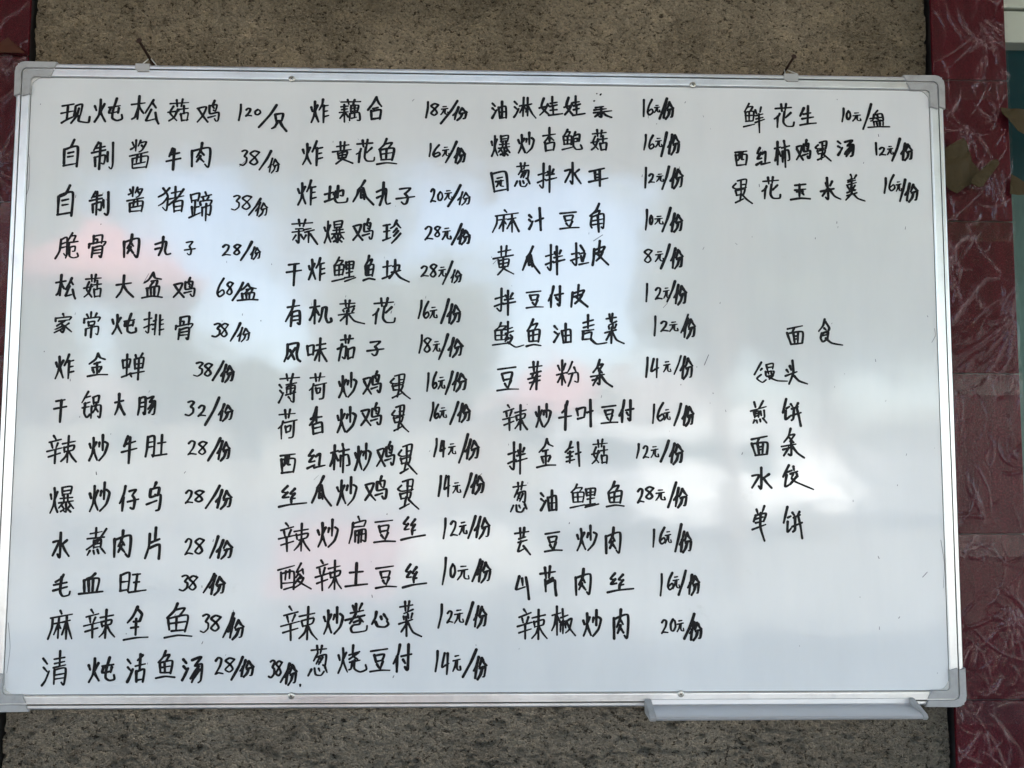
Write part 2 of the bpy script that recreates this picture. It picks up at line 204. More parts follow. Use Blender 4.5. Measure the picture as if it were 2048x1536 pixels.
ROWS = '''
现 -5432 3514 -5070 3269 炖 -5010 3595 -4669 3283 松 -4553 3627 -4195 3273 菇 -4085 3593 -3818 3312 鸡 -3705 3582 -3439 3301 1 -3178 3539 -3157 3330 2 -3093 3490 -3021 3390 0 -2974 3475 -2908 3409 / -2922 3543 -2701 3244 只 -2754 3423 -2571 3196
自 -5380 3040 -5207 2703 制 -5028 3012 -4759 2668 酱 -4549 3052 -4320 2682 牛 -4080 2950 -3903 2670 肉 -3761 3021 -3535 2716 3 -3146 2938 -3061 2739 8 -3025 2931 -2908 2749 / -2904 2932 -2761 2685 份 -2789 2834 -2655 2645
自 -5427 2453 -5245 2061 制 -5027 2376 -4792 2075 酱 -4559 2439 -4356 2121 猪 -4168 2452 -3846 2126 蹄 -3774 2391 -3499 2023 3 -3243 2348 -3142 2159 8 -3107 2346 -2990 2169 / -3018 2309 -2876 2096 份 -2936 2260 -2787 2081
脆 -5426 1842 -5151 1511 骨 -5021 1822 -4812 1530 肉 -4577 1826 -4400 1534 丸 -4186 1798 -3995 1563 子 -3818 1744 -3685 1574 2 -3338 1708 -3238 1570 8 -3194 1710 -3111 1580 / -3107 1743 -2973 1507 份 -2986 1679 -2862 1525
松 -5403 1298 -5162 1001 菇 -5056 1309 -4840 1019 大 -4653 1296 -4437 1023 盆 -4329 1340 -4073 1010 鸡 -3931 1278 -3677 1029 6 -3390 1275 -3304 1040 8 -3269 1228 -3193 1066 / -3197 1220 -3072 994 盆 -3133 1204 -2881 995
家 -5398 805 -5184 566 常 -5037 832 -4844 513 炖 -4690 819 -4389 556 排 -4288 830 -4042 550 骨 -3899 785 -3692 496 3 -3437 700 -3337 531 8 -3326 700 -3242 532 / -3207 701 -3090 476 份 -3118 646 -2971 469
炸 -5361 294 -5137 -8 金 -4970 312 -4723 27 蝉 -4546 315 -4267 -11 3 -3652 209 -3544 33 8 -3517 193 -3426 34 / -3415 218 -3290 -21 份 -3311 171 -3155 -44
干 -5360 -271 -5209 -547 锅 -5021 -166 -4790 -498 大 -4613 -196 -4494 -457 肠 -4330 -226 -4118 -455 3 -3740 -279 -3640 -461 2 -3581 -334 -3490 -468 / -3489 -238 -3322 -578 份 -3329 -324 -3158 -530
辣 -5427 -721 -5063 -1058 炒 -4906 -711 -4684 -1025 牛 -4508 -725 -4324 -1055 肚 -4219 -709 -3953 -976 2 -3693 -778 -3594 -951 8 -3559 -785 -3461 -943 / -3443 -745 -3302 -1021 份 -3332 -784 -3176 -1021
爆 -5361 -1347 -5077 -1673 炒 -4875 -1299 -4637 -1649 仔 -4509 -1345 -4288 -1641 乌 -4176 -1297 -4016 -1641 2 -3705 -1390 -3615 -1547 8 -3588 -1390 -3483 -1531 / -3457 -1335 -3293 -1609 份 -3330 -1390 -3137 -1616
水 -5307 -1914 -5109 -2207 煮 -4892 -1852 -4663 -2184 肉 -4558 -1890 -4369 -2208 片 -4180 -1851 -4005 -2231 2 -3687 -1983 -3596 -2177 8 -3570 -1983 -3464 -2169 / -3384 -1959 -3292 -2216 份 -3305 -2006 -3112 -2231
毛 -5277 -2423 -5075 -2684 血 -4963 -2408 -4676 -2654 旺 -4462 -2400 -4153 -2639 3 -3743 -2432 -3644 -2617 8 -3626 -2440 -3528 -2609 / -3449 -2417 -3326 -2640 份 -3378 -2440 -3193 -2671
麻 -5316 -2860 -5024 -3200 辣 -4887 -2845 -4516 -3186 全 -4402 -2814 -4109 -3203 鱼 -3915 -2767 -3582 -3181 3 -3478 -2903 -3376 -3118 8 -3349 -2919 -3232 -3102 / -3198 -2895 -3077 -3182 份 -3140 -2959 -2948 -3206
清 -5359 -3341 -5089 -3751 炖 -4809 -3414 -4496 -3714 活 -4341 -3384 -4131 -3715 鱼 -3992 -3346 -3774 -3670 汤 -3671 -3418 -3446 -3718 2 -3279 -3427 -3185 -3625 8 -3159 -3427 -3050 -3594 / -3079 -3420 -2952 -3689 份 -2982 -3460 -2817 -3658 . -2721 -3658 -2721 -3658 3 -2629 -3461 -2560 -3667 8 -2541 -3469 -2472 -3643 / -2484 -3501 -2374 -3723 份 -2435 -3501 -2293 -3755 . -2245 -3755 -2245 -3771
炸 -2261 3623 -2037 3320 藕 -1894 3628 -1628 3326 合 -1527 3663 -1353 3367 1 -783 3608 -760 3404 8 -719 3587 -625 3435 元 -591 3553 -498 3445 / -591 3626 -383 3322 份 -434 3541 -256 3375
炸 -2355 3062 -2103 2762 黄 -1976 3067 -1718 2775 花 -1674 3093 -1437 2807 鱼 -1406 3111 -1148 2775 1 -735 3055 -719 2889 6 -685 3041 -599 2883 元 -565 3014 -479 2892 / -523 3087 -386 2813 份 -416 3002 -273 2800
炸 -2400 2550 -2177 2237 地 -2063 2482 -1779 2271 瓜 -1700 2559 -1443 2246 丸 -1405 2533 -1226 2241 子 -1151 2472 -917 2259 2 -708 2463 -650 2291 0 -616 2421 -559 2313 元 -532 2443 -439 2322 / -490 2509 -333 2237 份 -362 2424 -206 2253
蒜 -2473 2044 -2153 1735 爆 -2061 2035 -1812 1745 鸡 -1692 2060 -1450 1784 珍 -1314 2043 -1093 1752 2 -780 1970 -681 1800 8 -654 1971 -583 1836 元 -556 1951 -449 1802 / -437 2002 -315 1739 份 -359 1932 -203 1740
干 -2530 1476 -2343 1195 炸 -2247 1549 -2047 1268 鲤 -1948 1559 -1651 1250 鱼 -1552 1584 -1408 1267 块 -1314 1530 -975 1249 2 -824 1456 -732 1322 8 -705 1479 -627 1316 元 -600 1444 -508 1324 / -552 1516 -430 1226 份 -446 1410 -312 1241
有 -2519 1003 -2346 675 机 -2222 999 -1946 706 菜 -1862 1009 -1531 709 花 -1425 1034 -1143 712 1 -854 1010 -817 785 6 -784 997 -720 786 元 -707 927 -615 786 / -562 1027 -468 724 份 -484 964 -322 718
风 -2528 457 -2330 222 味 -2240 515 -2000 231 茄 -1868 560 -1655 240 子 -1493 485 -1283 305 1 -836 567 -805 343 8 -773 532 -688 351 元 -661 491 -576 359 / -592 576 -478 261 份 -467 527 -291 290
薄 -2581 64 -2340 -294 荷 -2210 73 -1998 -251 炒 -1838 76 -1620 -221 鸡 -1536 105 -1318 -178 蛋 -1197 72 -944 -239 1 -733 82 -717 -141 6 -664 96 -614 -112 元 -594 34 -510 -112 / -498 104 -412 -181 份 -415 91 -239 -145
荷 -2584 -385 -2357 -748 香 -2195 -349 -2037 -692 炒 -1852 -347 -1627 -663 鸡 -1550 -304 -1312 -579 蛋 -1171 -323 -953 -654 1 -688 -286 -652 -514 6 -633 -314 -583 -487 元 -570 -348 -486 -479 / -439 -278 -340 -555 份 -342 -305 -188 -533
西 -2551 -934 -2369 -1173 红 -2211 -885 -1995 -1117 柿 -1926 -809 -1694 -1164 炒 -1617 -808 -1427 -1136 鸡 -1350 -779 -1140 -1087 蛋 -1082 -813 -851 -1182 1 -636 -742 -606 -962 4 -560 -769 -503 -962 元 -456 -804 -365 -934 / -326 -686 -213 -1037 份 -249 -755 -75 -1002
丝 -2555 -1341 -2217 -1592 瓜 -2150 -1217 -1911 -1584 炒 -1836 -1230 -1598 -1564 鸡 -1488 -1216 -1231 -1509 蛋 -1090 -1249 -819 -1617 1 -576 -1207 -553 -1453 4 -508 -1207 -437 -1459 元 -397 -1289 -300 -1418 / -260 -1179 -169 -1473 份 -171 -1199 -4 -1431
辣 -2545 -1788 -2158 -2139 炒 -2064 -1754 -1821 -2085 扁 -1678 -1713 -1475 -2038 豆 -1370 -1753 -1108 -2031 丝 -1037 -1719 -740 -1997 1 -510 -1739 -487 -1983 2 -421 -1766 -337 -1949 元 -311 -1779 -221 -1929 / -202 -1705 -111 -1976 份 -119 -1718 67 -1983
酸 -2541 -2287 -2135 -2608 辣 -2089 -2246 -1757 -2609 土 -1715 -2287 -1447 -2569 豆 -1342 -2321 -1087 -2590 丝 -1002 -2307 -714 -2583 1 -519 -2220 -482 -2550 0 -416 -2301 -361 -2456 元 -327 -2321 -190 -2490 / -144 -2240 -46 -2503 份 -89 -2267 83 -2524
辣 -2488 -2813 -2056 -3219 炒 -1969 -2821 -1741 -3141 卷 -1700 -2781 -1438 -3122 心 -1381 -2882 -1176 -3062 菜 -1044 -2749 -768 -3177 1 -562 -2790 -519 -3077 2 -453 -2870 -384 -3011 元 -364 -2857 -254 -3018 / -222 -2770 -139 -3031 份 -127 -2811 31 -3079
葱 -2149 -3285 -1920 -3643 烧 -1786 -3280 -1444 -3619 豆 -1395 -3328 -1155 -3606 付 -1112 -3275 -885 -3601 1 -591 -3357 -568 -3602 4 -516 -3383 -426 -3636 元 -380 -3410 -284 -3597 / -252 -3338 -88 -3670 份 -123 -3431 34 -3697
油 72 3629 251 3404 淋 357 3684 636 3417 娃 686 3697 986 3452 娃 1008 3716 1273 3456 菜残 1388 3582 1624 3439 . 1436 3752 1433 3752 . 1489 3737 1479 3749 . 1405 3653 1395 3656 1 2042 3680 2048 3460 6 2093 3681 2163 3476 元 2186 3609 2257 3514 / 2251 3698 2349 3427 份 2287 3662 2436 3429
爆 67 3183 302 2902 炒 408 3217 615 2950 杏 729 3287 886 2983 鲍 979 3269 1242 3002 菇 1351 3266 1557 2999 1 2045 3210 2072 3013 6 2110 3204 2173 3022 元 2196 3168 2281 3052 / 2268 3243 2344 2929 份 2354 3222 2509 2953
园 69 2696 276 2431 葱 367 2816 559 2514 拌 665 2805 906 2439 水 1014 2824 1219 2551 耳 1327 2756 1575 2527 1 2056 2772 2068 2511 2 2105 2693 2175 2577 元 2205 2694 2297 2593 / 2278 2790 2368 2493 份 2385 2769 2547 2502
麻 86 2191 418 1908 汁 552 2225 736 1940 豆 949 2180 1196 1959 角 1339 2292 1515 1927 1 2058 2214 2077 1954 0 2114 2142 2149 2027 元 2178 2136 2284 2029 / 2272 2245 2383 1936 份 2378 2174 2533 1930
黄 95 1731 363 1356 瓜 468 1721 694 1380 拌 764 1745 1004 1362 拉 1089 1770 1315 1486 皮 1373 1801 1569 1488 8 2039 1700 2137 1529 元 2181 1673 2286 1545 / 2253 1767 2370 1453 份 2380 1711 2534 1454
拌 118 1169 385 839 豆 518 1144 736 926 付 799 1210 989 942 皮 1095 1227 1305 945 1 2056 1250 2068 1022 2 2176 1201 2259 1052 元 2282 1202 2359 1067 / 2326 1288 2429 1025 份 2417 1239 2570 984
鲮 92 745 484 424 鱼 519 776 708 432 油 876 722 1086 484 麦 1235 845 1549 473 菜 1523 855 1767 482 1 2158 831 2170 583 2 2242 768 2333 641 元 2355 762 2460 642 / 2498 855 2594 622 份 2526 806 2685 552
豆 157 167 422 -139 芽 547 239 715 -116 粉 904 256 1175 -72 条 1338 272 1609 -77 1 2047 298 2066 52 4 2110 284 2207 46 元 2272 250 2362 117 / 2407 321 2496 90 份 2484 308 2643 27
辣 221 -314 534 -631 炒 645 -298 833 -589 千 931 -262 1090 -622 叶 1161 -253 1362 -579 豆 1475 -315 1683 -543 付 1699 -251 1879 -522 1 2126 -298 2145 -535 6 2189 -276 2271 -506 元 2273 -360 2348 -492 / 2400 -289 2488 -561 份 2505 -317 2649 -567
拌 292 -787 535 -1179 金 659 -737 895 -1095 针 1013 -770 1214 -1074 菇 1347 -748 1548 -1045 1 1918 -802 1945 -975 2 2002 -822 2070 -974 元 2100 -829 2196 -967 / 2226 -759 2328 -1022 份 2338 -793 2503 -1049
葱 328 -1282 529 -1651 油 708 -1384 901 -1637 鲤 1075 -1308 1427 -1602 鱼 1532 -1279 1752 -1588 2 1928 -1361 2003 -1533 8 2032 -1340 2128 -1491 元 2157 -1374 2274 -1505 / 2311 -1284 2412 -1594 份 2387 -1353 2551 -1594
芸 385 -1849 577 -2181 豆 756 -1903 969 -2141 炒 1163 -1828 1403 -2127 肉 1522 -1848 1700 -2161 1 2117 -1875 2129 -2086 6 2201 -1847 2268 -2052 元 2270 -1895 2345 -2039 / 2396 -1806 2475 -2141 份 2450 -1895 2600 -2154
山 400 -2450 557 -2726 芹 694 -2329 900 -2686 肉 1141 -2363 1318 -2674 丝 1540 -2410 1869 -2647 1 2202 -2424 2220 -2688 6 2299 -2404 2366 -2614 元 2361 -2452 2442 -2601 / 2431 -2384 2524 -2675 份 2548 -2431 2690 -2682
辣 414 -2847 783 -3223 椒 852 -2821 1138 -3177 炒 1235 -2869 1460 -3178 肉 1613 -2856 1789 -3212 2 2217 -2985 2291 -3146 0 2327 -2979 2387 -3120 元 2409 -2992 2490 -3127 / 2493 -2912 2620 -3215 份 2561 -3013 2716 -3235
鲜 3355 3649 3630 3269 花 3761 3647 4023 3341 生 4095 3623 4307 3367 1 4655 3601 4679 3424 0 4720 3565 4768 3455 元 4799 3544 4906 3435 / 4934 3665 5048 3326 盘 4997 3577 5283 3351
西 3236 3014 3391 2819 红 3511 3054 3694 2830 柿 3758 3161 3953 2804 鸡 4041 3172 4223 2910 蛋 4295 3153 4499 2899 汤 4593 3172 4798 2961 1 5101 3142 5097 2987 2 5143 3084 5220 2982 元 5246 3100 5322 2990 / 5300 3204 5415 2911 份 5429 3139 5575 2913
蛋 3200 2641 3446 2317 花 3582 2668 3822 2386 玉 3956 2585 4211 2376 米 4348 2670 4608 2388 羹 4682 2711 4926 2370 1 5189 2673 5212 2476 6 5256 2718 5329 2506 元 5348 2631 5416 2500 / 5392 2653 5470 2369 份 5463 2603 5630 2364
面 3872 722 4073 482 食 4273 803 4579 478
馒 3436 244 3856 -7 头 3834 275 4118 -20
煎 3378 -242 3584 -528 饼 3788 -219 4028 -568
面 3383 -696 3590 -939 条 3766 -604 4061 -965
水 3383 -1094 3630 -1356 饺 3777 -1058 4164 -1369
单 3374 -1577 3554 -2009 饼 3780 -1584 4016 -1982
'''

# ---------------------------------------------------------------- helpers
def mat(name, base=(0.5, 0.5, 0.5), rough=0.5, metal=0.0, coat=0.0, spec=0.5):
    m = bpy.data.materials.new(name)
    m.use_nodes = True
    b = m.node_tree.nodes['Principled BSDF']
    b.inputs['Base Color'].default_value = (*base, 1)
    b.inputs['Roughness'].default_value = rough
    b.inputs['Metallic'].default_value = metal
    b.inputs['Coat Weight'].default_value = coat
    b.inputs['Specular IOR Level'].default_value = spec
    return m

def node(m, kind, **kw):
    n = m.node_tree.nodes.new(kind)
    for k, v in kw.items():
        if k in n.inputs:
            n.inputs[k].default_value = v
        else:
            setattr(n, k, v)
    return n

def link(m, a, b):
    m.node_tree.links.new(a, b)

def bsdf(m):
    return m.node_tree.nodes['Principled BSDF']

def ramp(m, src, stops):
    r = m.node_tree.nodes.new('ShaderNodeValToRGB')
    e = r.color_ramp.elements
    while len(e) < len(stops):
        e.new(0.5)
    for i, (p, c) in enumerate(stops):
        e[i].position = p
        e[i].color = (*c, 1) if len(c) == 3 else c
    link(m, src, r.inputs[0])
    return r.outputs[0]

def coords(m, scale=(1, 1, 1)):
    t = node(m, 'ShaderNodeTexCoord')
    mp = node(m, 'ShaderNodeMapping')
    mp.inputs['Scale'].default_value = scale
    link(m, t.outputs['Object'], mp.inputs[0])
    return mp.outputs[0]

def noise(m, co, scale, detail=4, rough=0.55):
    n = node(m, 'ShaderNodeTexNoise')
    n.inputs['Scale'].default_value = scale
    n.inputs['Detail'].default_value = detail
    n.inputs['Roughness'].default_value = rough
    link(m, co, n.inputs['Vector'])
    return n.outputs['Fac']

def bump(m, h, strength, dist, prev=None, target=None):
    b = node(m, 'ShaderNodeBump')
    b.inputs['Strength'].default_value = strength
    b.inputs['Distance'].default_value = dist
    link(m, h, b.inputs['Height'])
    if prev is not None:
        link(m, prev, b.inputs['Normal'])
    return b.outputs[0]

def mixc(m, fac, a, b, mode='MIX'):
    x = m.node_tree.nodes.new('ShaderNodeMix')
    x.data_type = 'RGBA'
    x.blend_type = mode
    if isinstance(fac, float):
        x.inputs[0].default_value = fac
    else:
        link(m, fac, x.inputs[0])
    for i, v in ((6, a), (7, b)):
        if isinstance(v, tuple):
            x.inputs[i].default_value = (*v, 1)
        else:
            link(m, v, x.inputs[i])
    return x.outputs[2]

def linkobj(name, me, m, parent=None, smooth=False, loc=None):
    if m is not None:
        me.materials.clear()
        me.materials.append(m)
    if smooth:
        me.polygons.foreach_set('use_smooth', [True] * len(me.polygons))
    o = bpy.data.objects.new(name, me)
    C.objects.link(o)
    if parent is not None:
        o.parent = parent
    if loc is not None:
        o.location = loc
    return o

def pydata(name, verts, faces, m, parent=None, smooth=False, loc=None):
    me = bpy.data.meshes.new(name)
    me.from_pydata([tuple(v) for v in verts], [], faces)
    me.update()
    return linkobj(name, me, m, parent, smooth, loc)

def bmobj(name, bm, m, parent=None, smooth=False, loc=None):
    me = bpy.data.meshes.new(name)
    bmesh.ops.recalc_face_normals(bm, faces=bm.faces)
    bm.to_mesh(me)
    bm.free()
    return linkobj(name, me, m, parent, smooth, loc)

def thing(name, label, cat, loc=(0, 0, 0), group=None):
    o = bpy.data.objects.new(name, None)
    o.empty_display_size = 0.05
    C.objects.link(o)
    o.location = loc
    return tag(o, label, cat, group)

def tag(o, label=None, cat=None, group=None, kind=None):
    if label: o['label'] = label
    if cat: o['category'] = cat
    if group: o['group'] = group
    if kind: o['kind'] = kind
    return o

def add_box(bm, x0, x1, y0, y1, z0, z1, bev=0.0):
    vs = [bm.verts.new((x, y, z)) for x in (x0, x1) for y in (y0, y1) for z in (z0, z1)]
    f = []
    for q in ((0, 1, 3, 2), (4, 6, 7, 5), (0, 4, 5, 1), (2, 3, 7, 6), (0, 2, 6, 4), (1, 5, 7, 3)):
        f.append(bm.faces.new([vs[i] for i in q]))
    bmesh.ops.recalc_face_normals(bm, faces=f)
    if bev > 0:
        bmesh.ops.bevel(bm, geom=list({e for a in f for e in a.edges}), offset=bev, segments=2, affect='EDGES', profile=0.5)

def box(name, x0, x1, y0, y1, z0, z1, m, parent=None, bev=0.0, loc=None):
    bm = bmesh.new()
    add_box(bm, x0, x1, y0, y1, z0, z1, bev)
    return bmobj(name, bm, m, parent, loc=loc)

def add_tube(bm, pts, rad, seg=10, cap=True):
    pts = [Vector(p) for p in pts]
    rads = rad if isinstance(rad, (list, tuple)) else [rad] * len(pts)
    rings = []
    for i, p in enumerate(pts):
        a = pts[max(i - 1, 0)]
        b = pts[min(i + 1, len(pts) - 1)]
        d = (b - a).normalized()
        u = d.orthogonal().normalized() if i == 0 else (u - d * u.dot(d)).normalized()
        v = d.cross(u)
        rings.append([bm.verts.new(p + (u * math.cos(t) + v * math.sin(t)) * rads[i])
                      for t in [2 * math.pi * k / seg for k in range(seg)]])
    for r0, r1 in zip(rings, rings[1:]):
        for k in range(seg):
            bm.faces.new((r0[k], r0[(k + 1) % seg], r1[(k + 1) % seg], r1[k]))
    if cap:
        bm.faces.new(rings[0][::-1])
        bm.faces.new(rings[-1])

def add_prism(bm, outline, yf, yb, bev=0.0):
    """outline of (x, z) points, extruded from yf (front) back to yb, its front edge bevelled"""
    f = [bm.verts.new((x, yf, z)) for x, z in outline]
    b = [bm.verts.new((x, yb, z)) for x, z in outline]
    n = len(outline)
    ff = bm.faces.new(f)
    bm.faces.new(b[::-1])
    for i in range(n):
        bm.faces.new((f[i], b[i], b[(i + 1) % n], f[(i + 1) % n]))
    if bev:
        bmesh.ops.bevel(bm, geom=list(ff.edges), offset=bev, segments=3, affect='EDGES', profile=0.5)

nrng = np.random.default_rng(11)
_tab = nrng.random((256, 256))
def vnoise(x, y):
    xi = np.floor(x).astype(int); yi = np.floor(y).astype(int)
    fx = x - xi; fy = y - yi
    fx = fx * fx * (3 - 2 * fx); fy = fy * fy * (3 - 2 * fy)
    g = lambda a, b: _tab[a & 255, b & 255]
    return (g(xi, yi) * (1 - fx) + g(xi + 1, yi) * fx) * (1 - fy) + (g(xi, yi + 1) * (1 - fx) + g(xi + 1, yi + 1) * fx) * fy
def fbm(x, y, o=4):
    s = 0; a = 1; t = 0
    for k in range(o):
        s = s + a * vnoise(x * 2 ** k + 17 * k, y * 2 ** k + 31 * k); t += a; a *= 0.5
    return s / t

def grid_mesh(name, X, Y, Z):
    """X, Y, Z arrays (rows, cols) -> mesh"""
    r, c = X.shape
    v = np.stack([X, Y, Z], -1).reshape(-1, 3)
    i = np.arange(r * c).reshape(r, c)
    f = np.stack([i[:-1, :-1], i[:-1, 1:], i[1:, 1:], i[1:, :-1]], -1).reshape(-1, 4)
    me = bpy.data.meshes.new(name)
    me.vertices.add(len(v)); me.vertices.foreach_set('co', v.ravel())
    me.loops.add(f.size); me.loops.foreach_set('vertex_index', f.ravel())
    me.polygons.add(len(f))
    me.polygons.foreach_set('loop_start', np.arange(len(f)) * 4)
    me.update(calc_edges=True)
    me.validate()
    return me

# ---------------------------------------------------------------- materials
def m_wall():
    m = mat('rough_cement', rough=0.95, spec=0.15)
    co = coords(m)
    big = noise(m, co, 5, 3)
    # browner above, greyer and darker below: the fall of light put into the colour
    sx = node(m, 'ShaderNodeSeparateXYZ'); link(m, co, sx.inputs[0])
    mid = noise(m, co, 38, 5, 0.65)
    fine = noise(m, co, 330, 4, 0.75)
    warp = node(m, 'ShaderNodeTexVoronoi'); warp.inputs['Scale'].default_value = 190
    link(m, co, warp.inputs['Vector'])
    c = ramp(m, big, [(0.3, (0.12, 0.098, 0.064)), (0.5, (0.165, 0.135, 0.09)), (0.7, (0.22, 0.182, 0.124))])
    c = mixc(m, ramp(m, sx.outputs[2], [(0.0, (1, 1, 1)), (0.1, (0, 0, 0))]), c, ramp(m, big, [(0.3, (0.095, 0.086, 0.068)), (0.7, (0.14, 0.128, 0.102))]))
    c2 = ramp(m, mid, [(0.3, (0.74, 0.73, 0.70)), (0.5, (0.97, 0.97, 0.97)), (0.72, (1.3, 1.27, 1.2))])
    c = mixc(m, 0.8, c, c2, 'MULTIPLY')
    g = ramp(m, fine, [(0.36, (0.32, 0.3, 0.27)), (0.48, (1, 1, 1)), (0.64, (1.6, 1.52, 1.38))])
    c = mixc(m, 0.5, c, g, 'MULTIPLY')
    pit = noise(m, coords(m, (1, 1, 1.5)), 150, 3, 0.75)
    pit_shade = ramp(m, pit, [(0.36, (0.10, 0.085, 0.065)), (0.45, (1, 1, 1))])  # shade inside the pits put into the colour
    c = mixc(m, 0.9, c, pit_shade, 'MULTIPLY')
    link(m, c, bsdf(m).inputs['Base Color'])
    n = bump(m, mid, 1.0, 0.012)
    n = bump(m, pit, 1.0, 0.010, n)
    n = bump(m, fine, 1.0, 0.004, n)
    link(m, n, bsdf(m).inputs['Normal'])
    return m

def m_red():
    m = mat('dark_red_paint', rough=0.45, spec=0.1)
    co = coords(m)
    n1 = noise(m, co, 420, 3, 0.6)
    c = ramp(m, n1, [(0.35, (0.036, 0.0016, 0.004)), (0.55, (0.066, 0.003, 0.0075)), (0.72, (0.11, 0.009, 0.014))])
    n2 = noise(m, coords(m, (90, 90, 9)), 1.0, 4)
    c = mixc(m, 0.5, c, ramp(m, n2, [(0.3, (0.55, 0.55, 0.55)), (0.7, (1.3, 1.3, 1.3))]), 'MULTIPLY')
    link(m, c, bsdf(m).inputs['Base Color'])
    link(m, bump(m, n1, 0.25, 0.0006), bsdf(m).inputs['Normal'])
    return m

def m_film():
    m = bpy.data.materials.new('clear_plastic_film')
    m.use_nodes = True
    nt = m.node_tree
    nt.nodes.clear()
    out = nt.nodes.new('ShaderNodeOutputMaterial')
    tr = nt.nodes.new('ShaderNodeBsdfTransparent')
    tr.inputs[0].default_value = (0.98, 0.97, 0.96, 1)
    gl = nt.nodes.new('ShaderNodeBsdfGlossy')
    gl.inputs['Roughness'].default_value = 0.09
    gl.inputs['Color'].default_value = (1.0, 0.93, 0.92, 1)
    df = nt.nodes.new('ShaderNodeBsdfDiffuse')
    df.inputs[0].default_value = (0.62, 0.42, 0.42, 1)
    fr = nt.nodes.new('ShaderNodeFresnel')
    fr.inputs[0].default_value = 1.6
    m1 = nt.nodes.new('ShaderNodeMixShader')
    at = nt.nodes.new('ShaderNodeAttribute'); at.attribute_name = 'crease'     # film turns milky along its sharp folds
    mr = nt.nodes.new('ShaderNodeMapRange')
    mr.inputs['To Min'].default_value = 0.006; mr.inputs['To Max'].default_value = 0.17
    br = nt.nodes.new('ShaderNodeMath'); br.operation = 'MULTIPLY'
    nt.links.new(at.outputs['Fac'], br.inputs[0])
    nt.links.new(ramp(m, noise(m, coords(m, (1, 1, 0.35)), 260, 3), [(0.4, (0.15, 0.15, 0.15)), (0.62, (1, 1, 1))]), br.inputs[1])
    nt.links.new(br.outputs[0], mr.inputs['Value'])
    nt.links.new(mr.outputs[0], m1.inputs[0])
    m2 = nt.nodes.new('ShaderNodeMixShader')
    ml = nt.nodes.new('ShaderNodeMath'); ml.operation = 'MULTIPLY'; ml.inputs[1].default_value = 0.30; ml.use_clamp = True
    co = coords(m)
    nz = noise(m, co, 55, 4)
    b = bump(m, nz, 0.3, 0.002)
    b = bump(m, noise(m, coords(m, (1, 1, 0.25)), 420, 3), 0.35, 0.0008, b)
    nt.links.new(b, gl.inputs['Normal'])
    nt.links.new(fr.outputs[0], ml.inputs[0])
    nt.links.new(tr.outputs[0], m1.inputs[1]); nt.links.new(df.outputs[0], m1.inputs[2])
    nt.links.new(ml.outputs[0], m2.inputs[0])
    nt.links.new(m1.outputs[0], m2.inputs[1]); nt.links.new(gl.outputs[0], m2.inputs[2])
    nt.links.new(m2.outputs[0], out.inputs[0])
    return m

def m_board():
    m = mat('whiteboard_enamel', (0.80, 0.80, 0.775), rough=0.11, spec=0.6, coat=0.65)
    bsdf(m).inputs['Coat Roughness'].default_value = 0.07
    co = coords(m)
    n1 = noise(m, co, 3.2, 4)
    c = ramp(m, n1, [(0.3, (0.71, 0.714, 0.70)), (0.7, (0.755, 0.76, 0.748))])
    # wiped ink haze: faint grey streaks left by the cloth
    n2 = noise(m, coords(m, (14, 1, 3)), 1.0, 5, 0.6)
    c = mixc(m, 1.0, c, ramp(m, n2, [(0.3, (0.935, 0.94, 0.95)), (0.62, (1, 1, 1))]), 'MULTIPLY')
    n3 = noise(m, coords(m, (7, 1, 9)), 1.0, 6, 0.7)
    c = mixc(m, 1.0, c, ramp(m, n3, [(0.24, (0.86, 0.86, 0.84)), (0.36, (1, 1, 1))]), 'MULTIPLY')
    link(m, c, bsdf(m).inputs['Base Color'])
    r = node(m, 'ShaderNodeMapRange')
    r.inputs['To Min'].default_value = 0.06; r.inputs['To Max'].default_value = 0.13
    link(m, noise(m, coords(m, (5, 1, 2)), 1.3, 5), r.inputs['Value'])
    link(m, r.outputs[0], bsdf(m).inputs['Roughness'])
    wv = bump(m, noise(m, co, 2.6, 2), 0.5, 0.006)
    wv = bump(m, noise(m, co, 9.5, 2), 0.6, 0.0011, wv)
    link(m, wv, bsdf(m).inputs['Normal']); link(m, wv, bsdf(m).inputs['Coat Normal'])
    return m

def m_alu():
    m = mat('anodised_aluminium', (0.83, 0.83, 0.82), rough=0.3, metal=1.0)
    co = coords(m, (3, 3, 3))
    n1 = noise(m, co, 4, 6, 0.7)
    link(m, ramp(m, n1, [(0.25, (0.66, 0.655, 0.65)), (0.5, (0.84, 0.84, 0.83)), (0.8, (0.9, 0.9, 0.89))]), bsdf(m).inputs['Base Color'])
    r = node(m, 'ShaderNodeMapRange')
    r.inputs['To Min'].default_value = 0.24; r.inputs['To Max'].default_value = 0.42
    link(m, n1, r.inputs['Value']); link(m, r.outputs[0], bsdf(m).inputs['Roughness'])
    return m

def m_plastic():
    m = mat('grey_plastic', (0.42, 0.42, 0.415), rough=0.42)
    n1 = noise(m, coords(m), 60, 5, 0.65)
    link(m, ramp(m, n1, [(0.25, (0.27, 0.262, 0.25)), (0.5, (0.35, 0.345, 0.335)), (0.8, (0.39, 0.385, 0.375))]), bsdf(m).inputs['Base Color'])
    link(m, bump(m, noise(m, coords(m), 900, 2), 0.2, 0.0003), bsdf(m).inputs['Normal'])
    return m

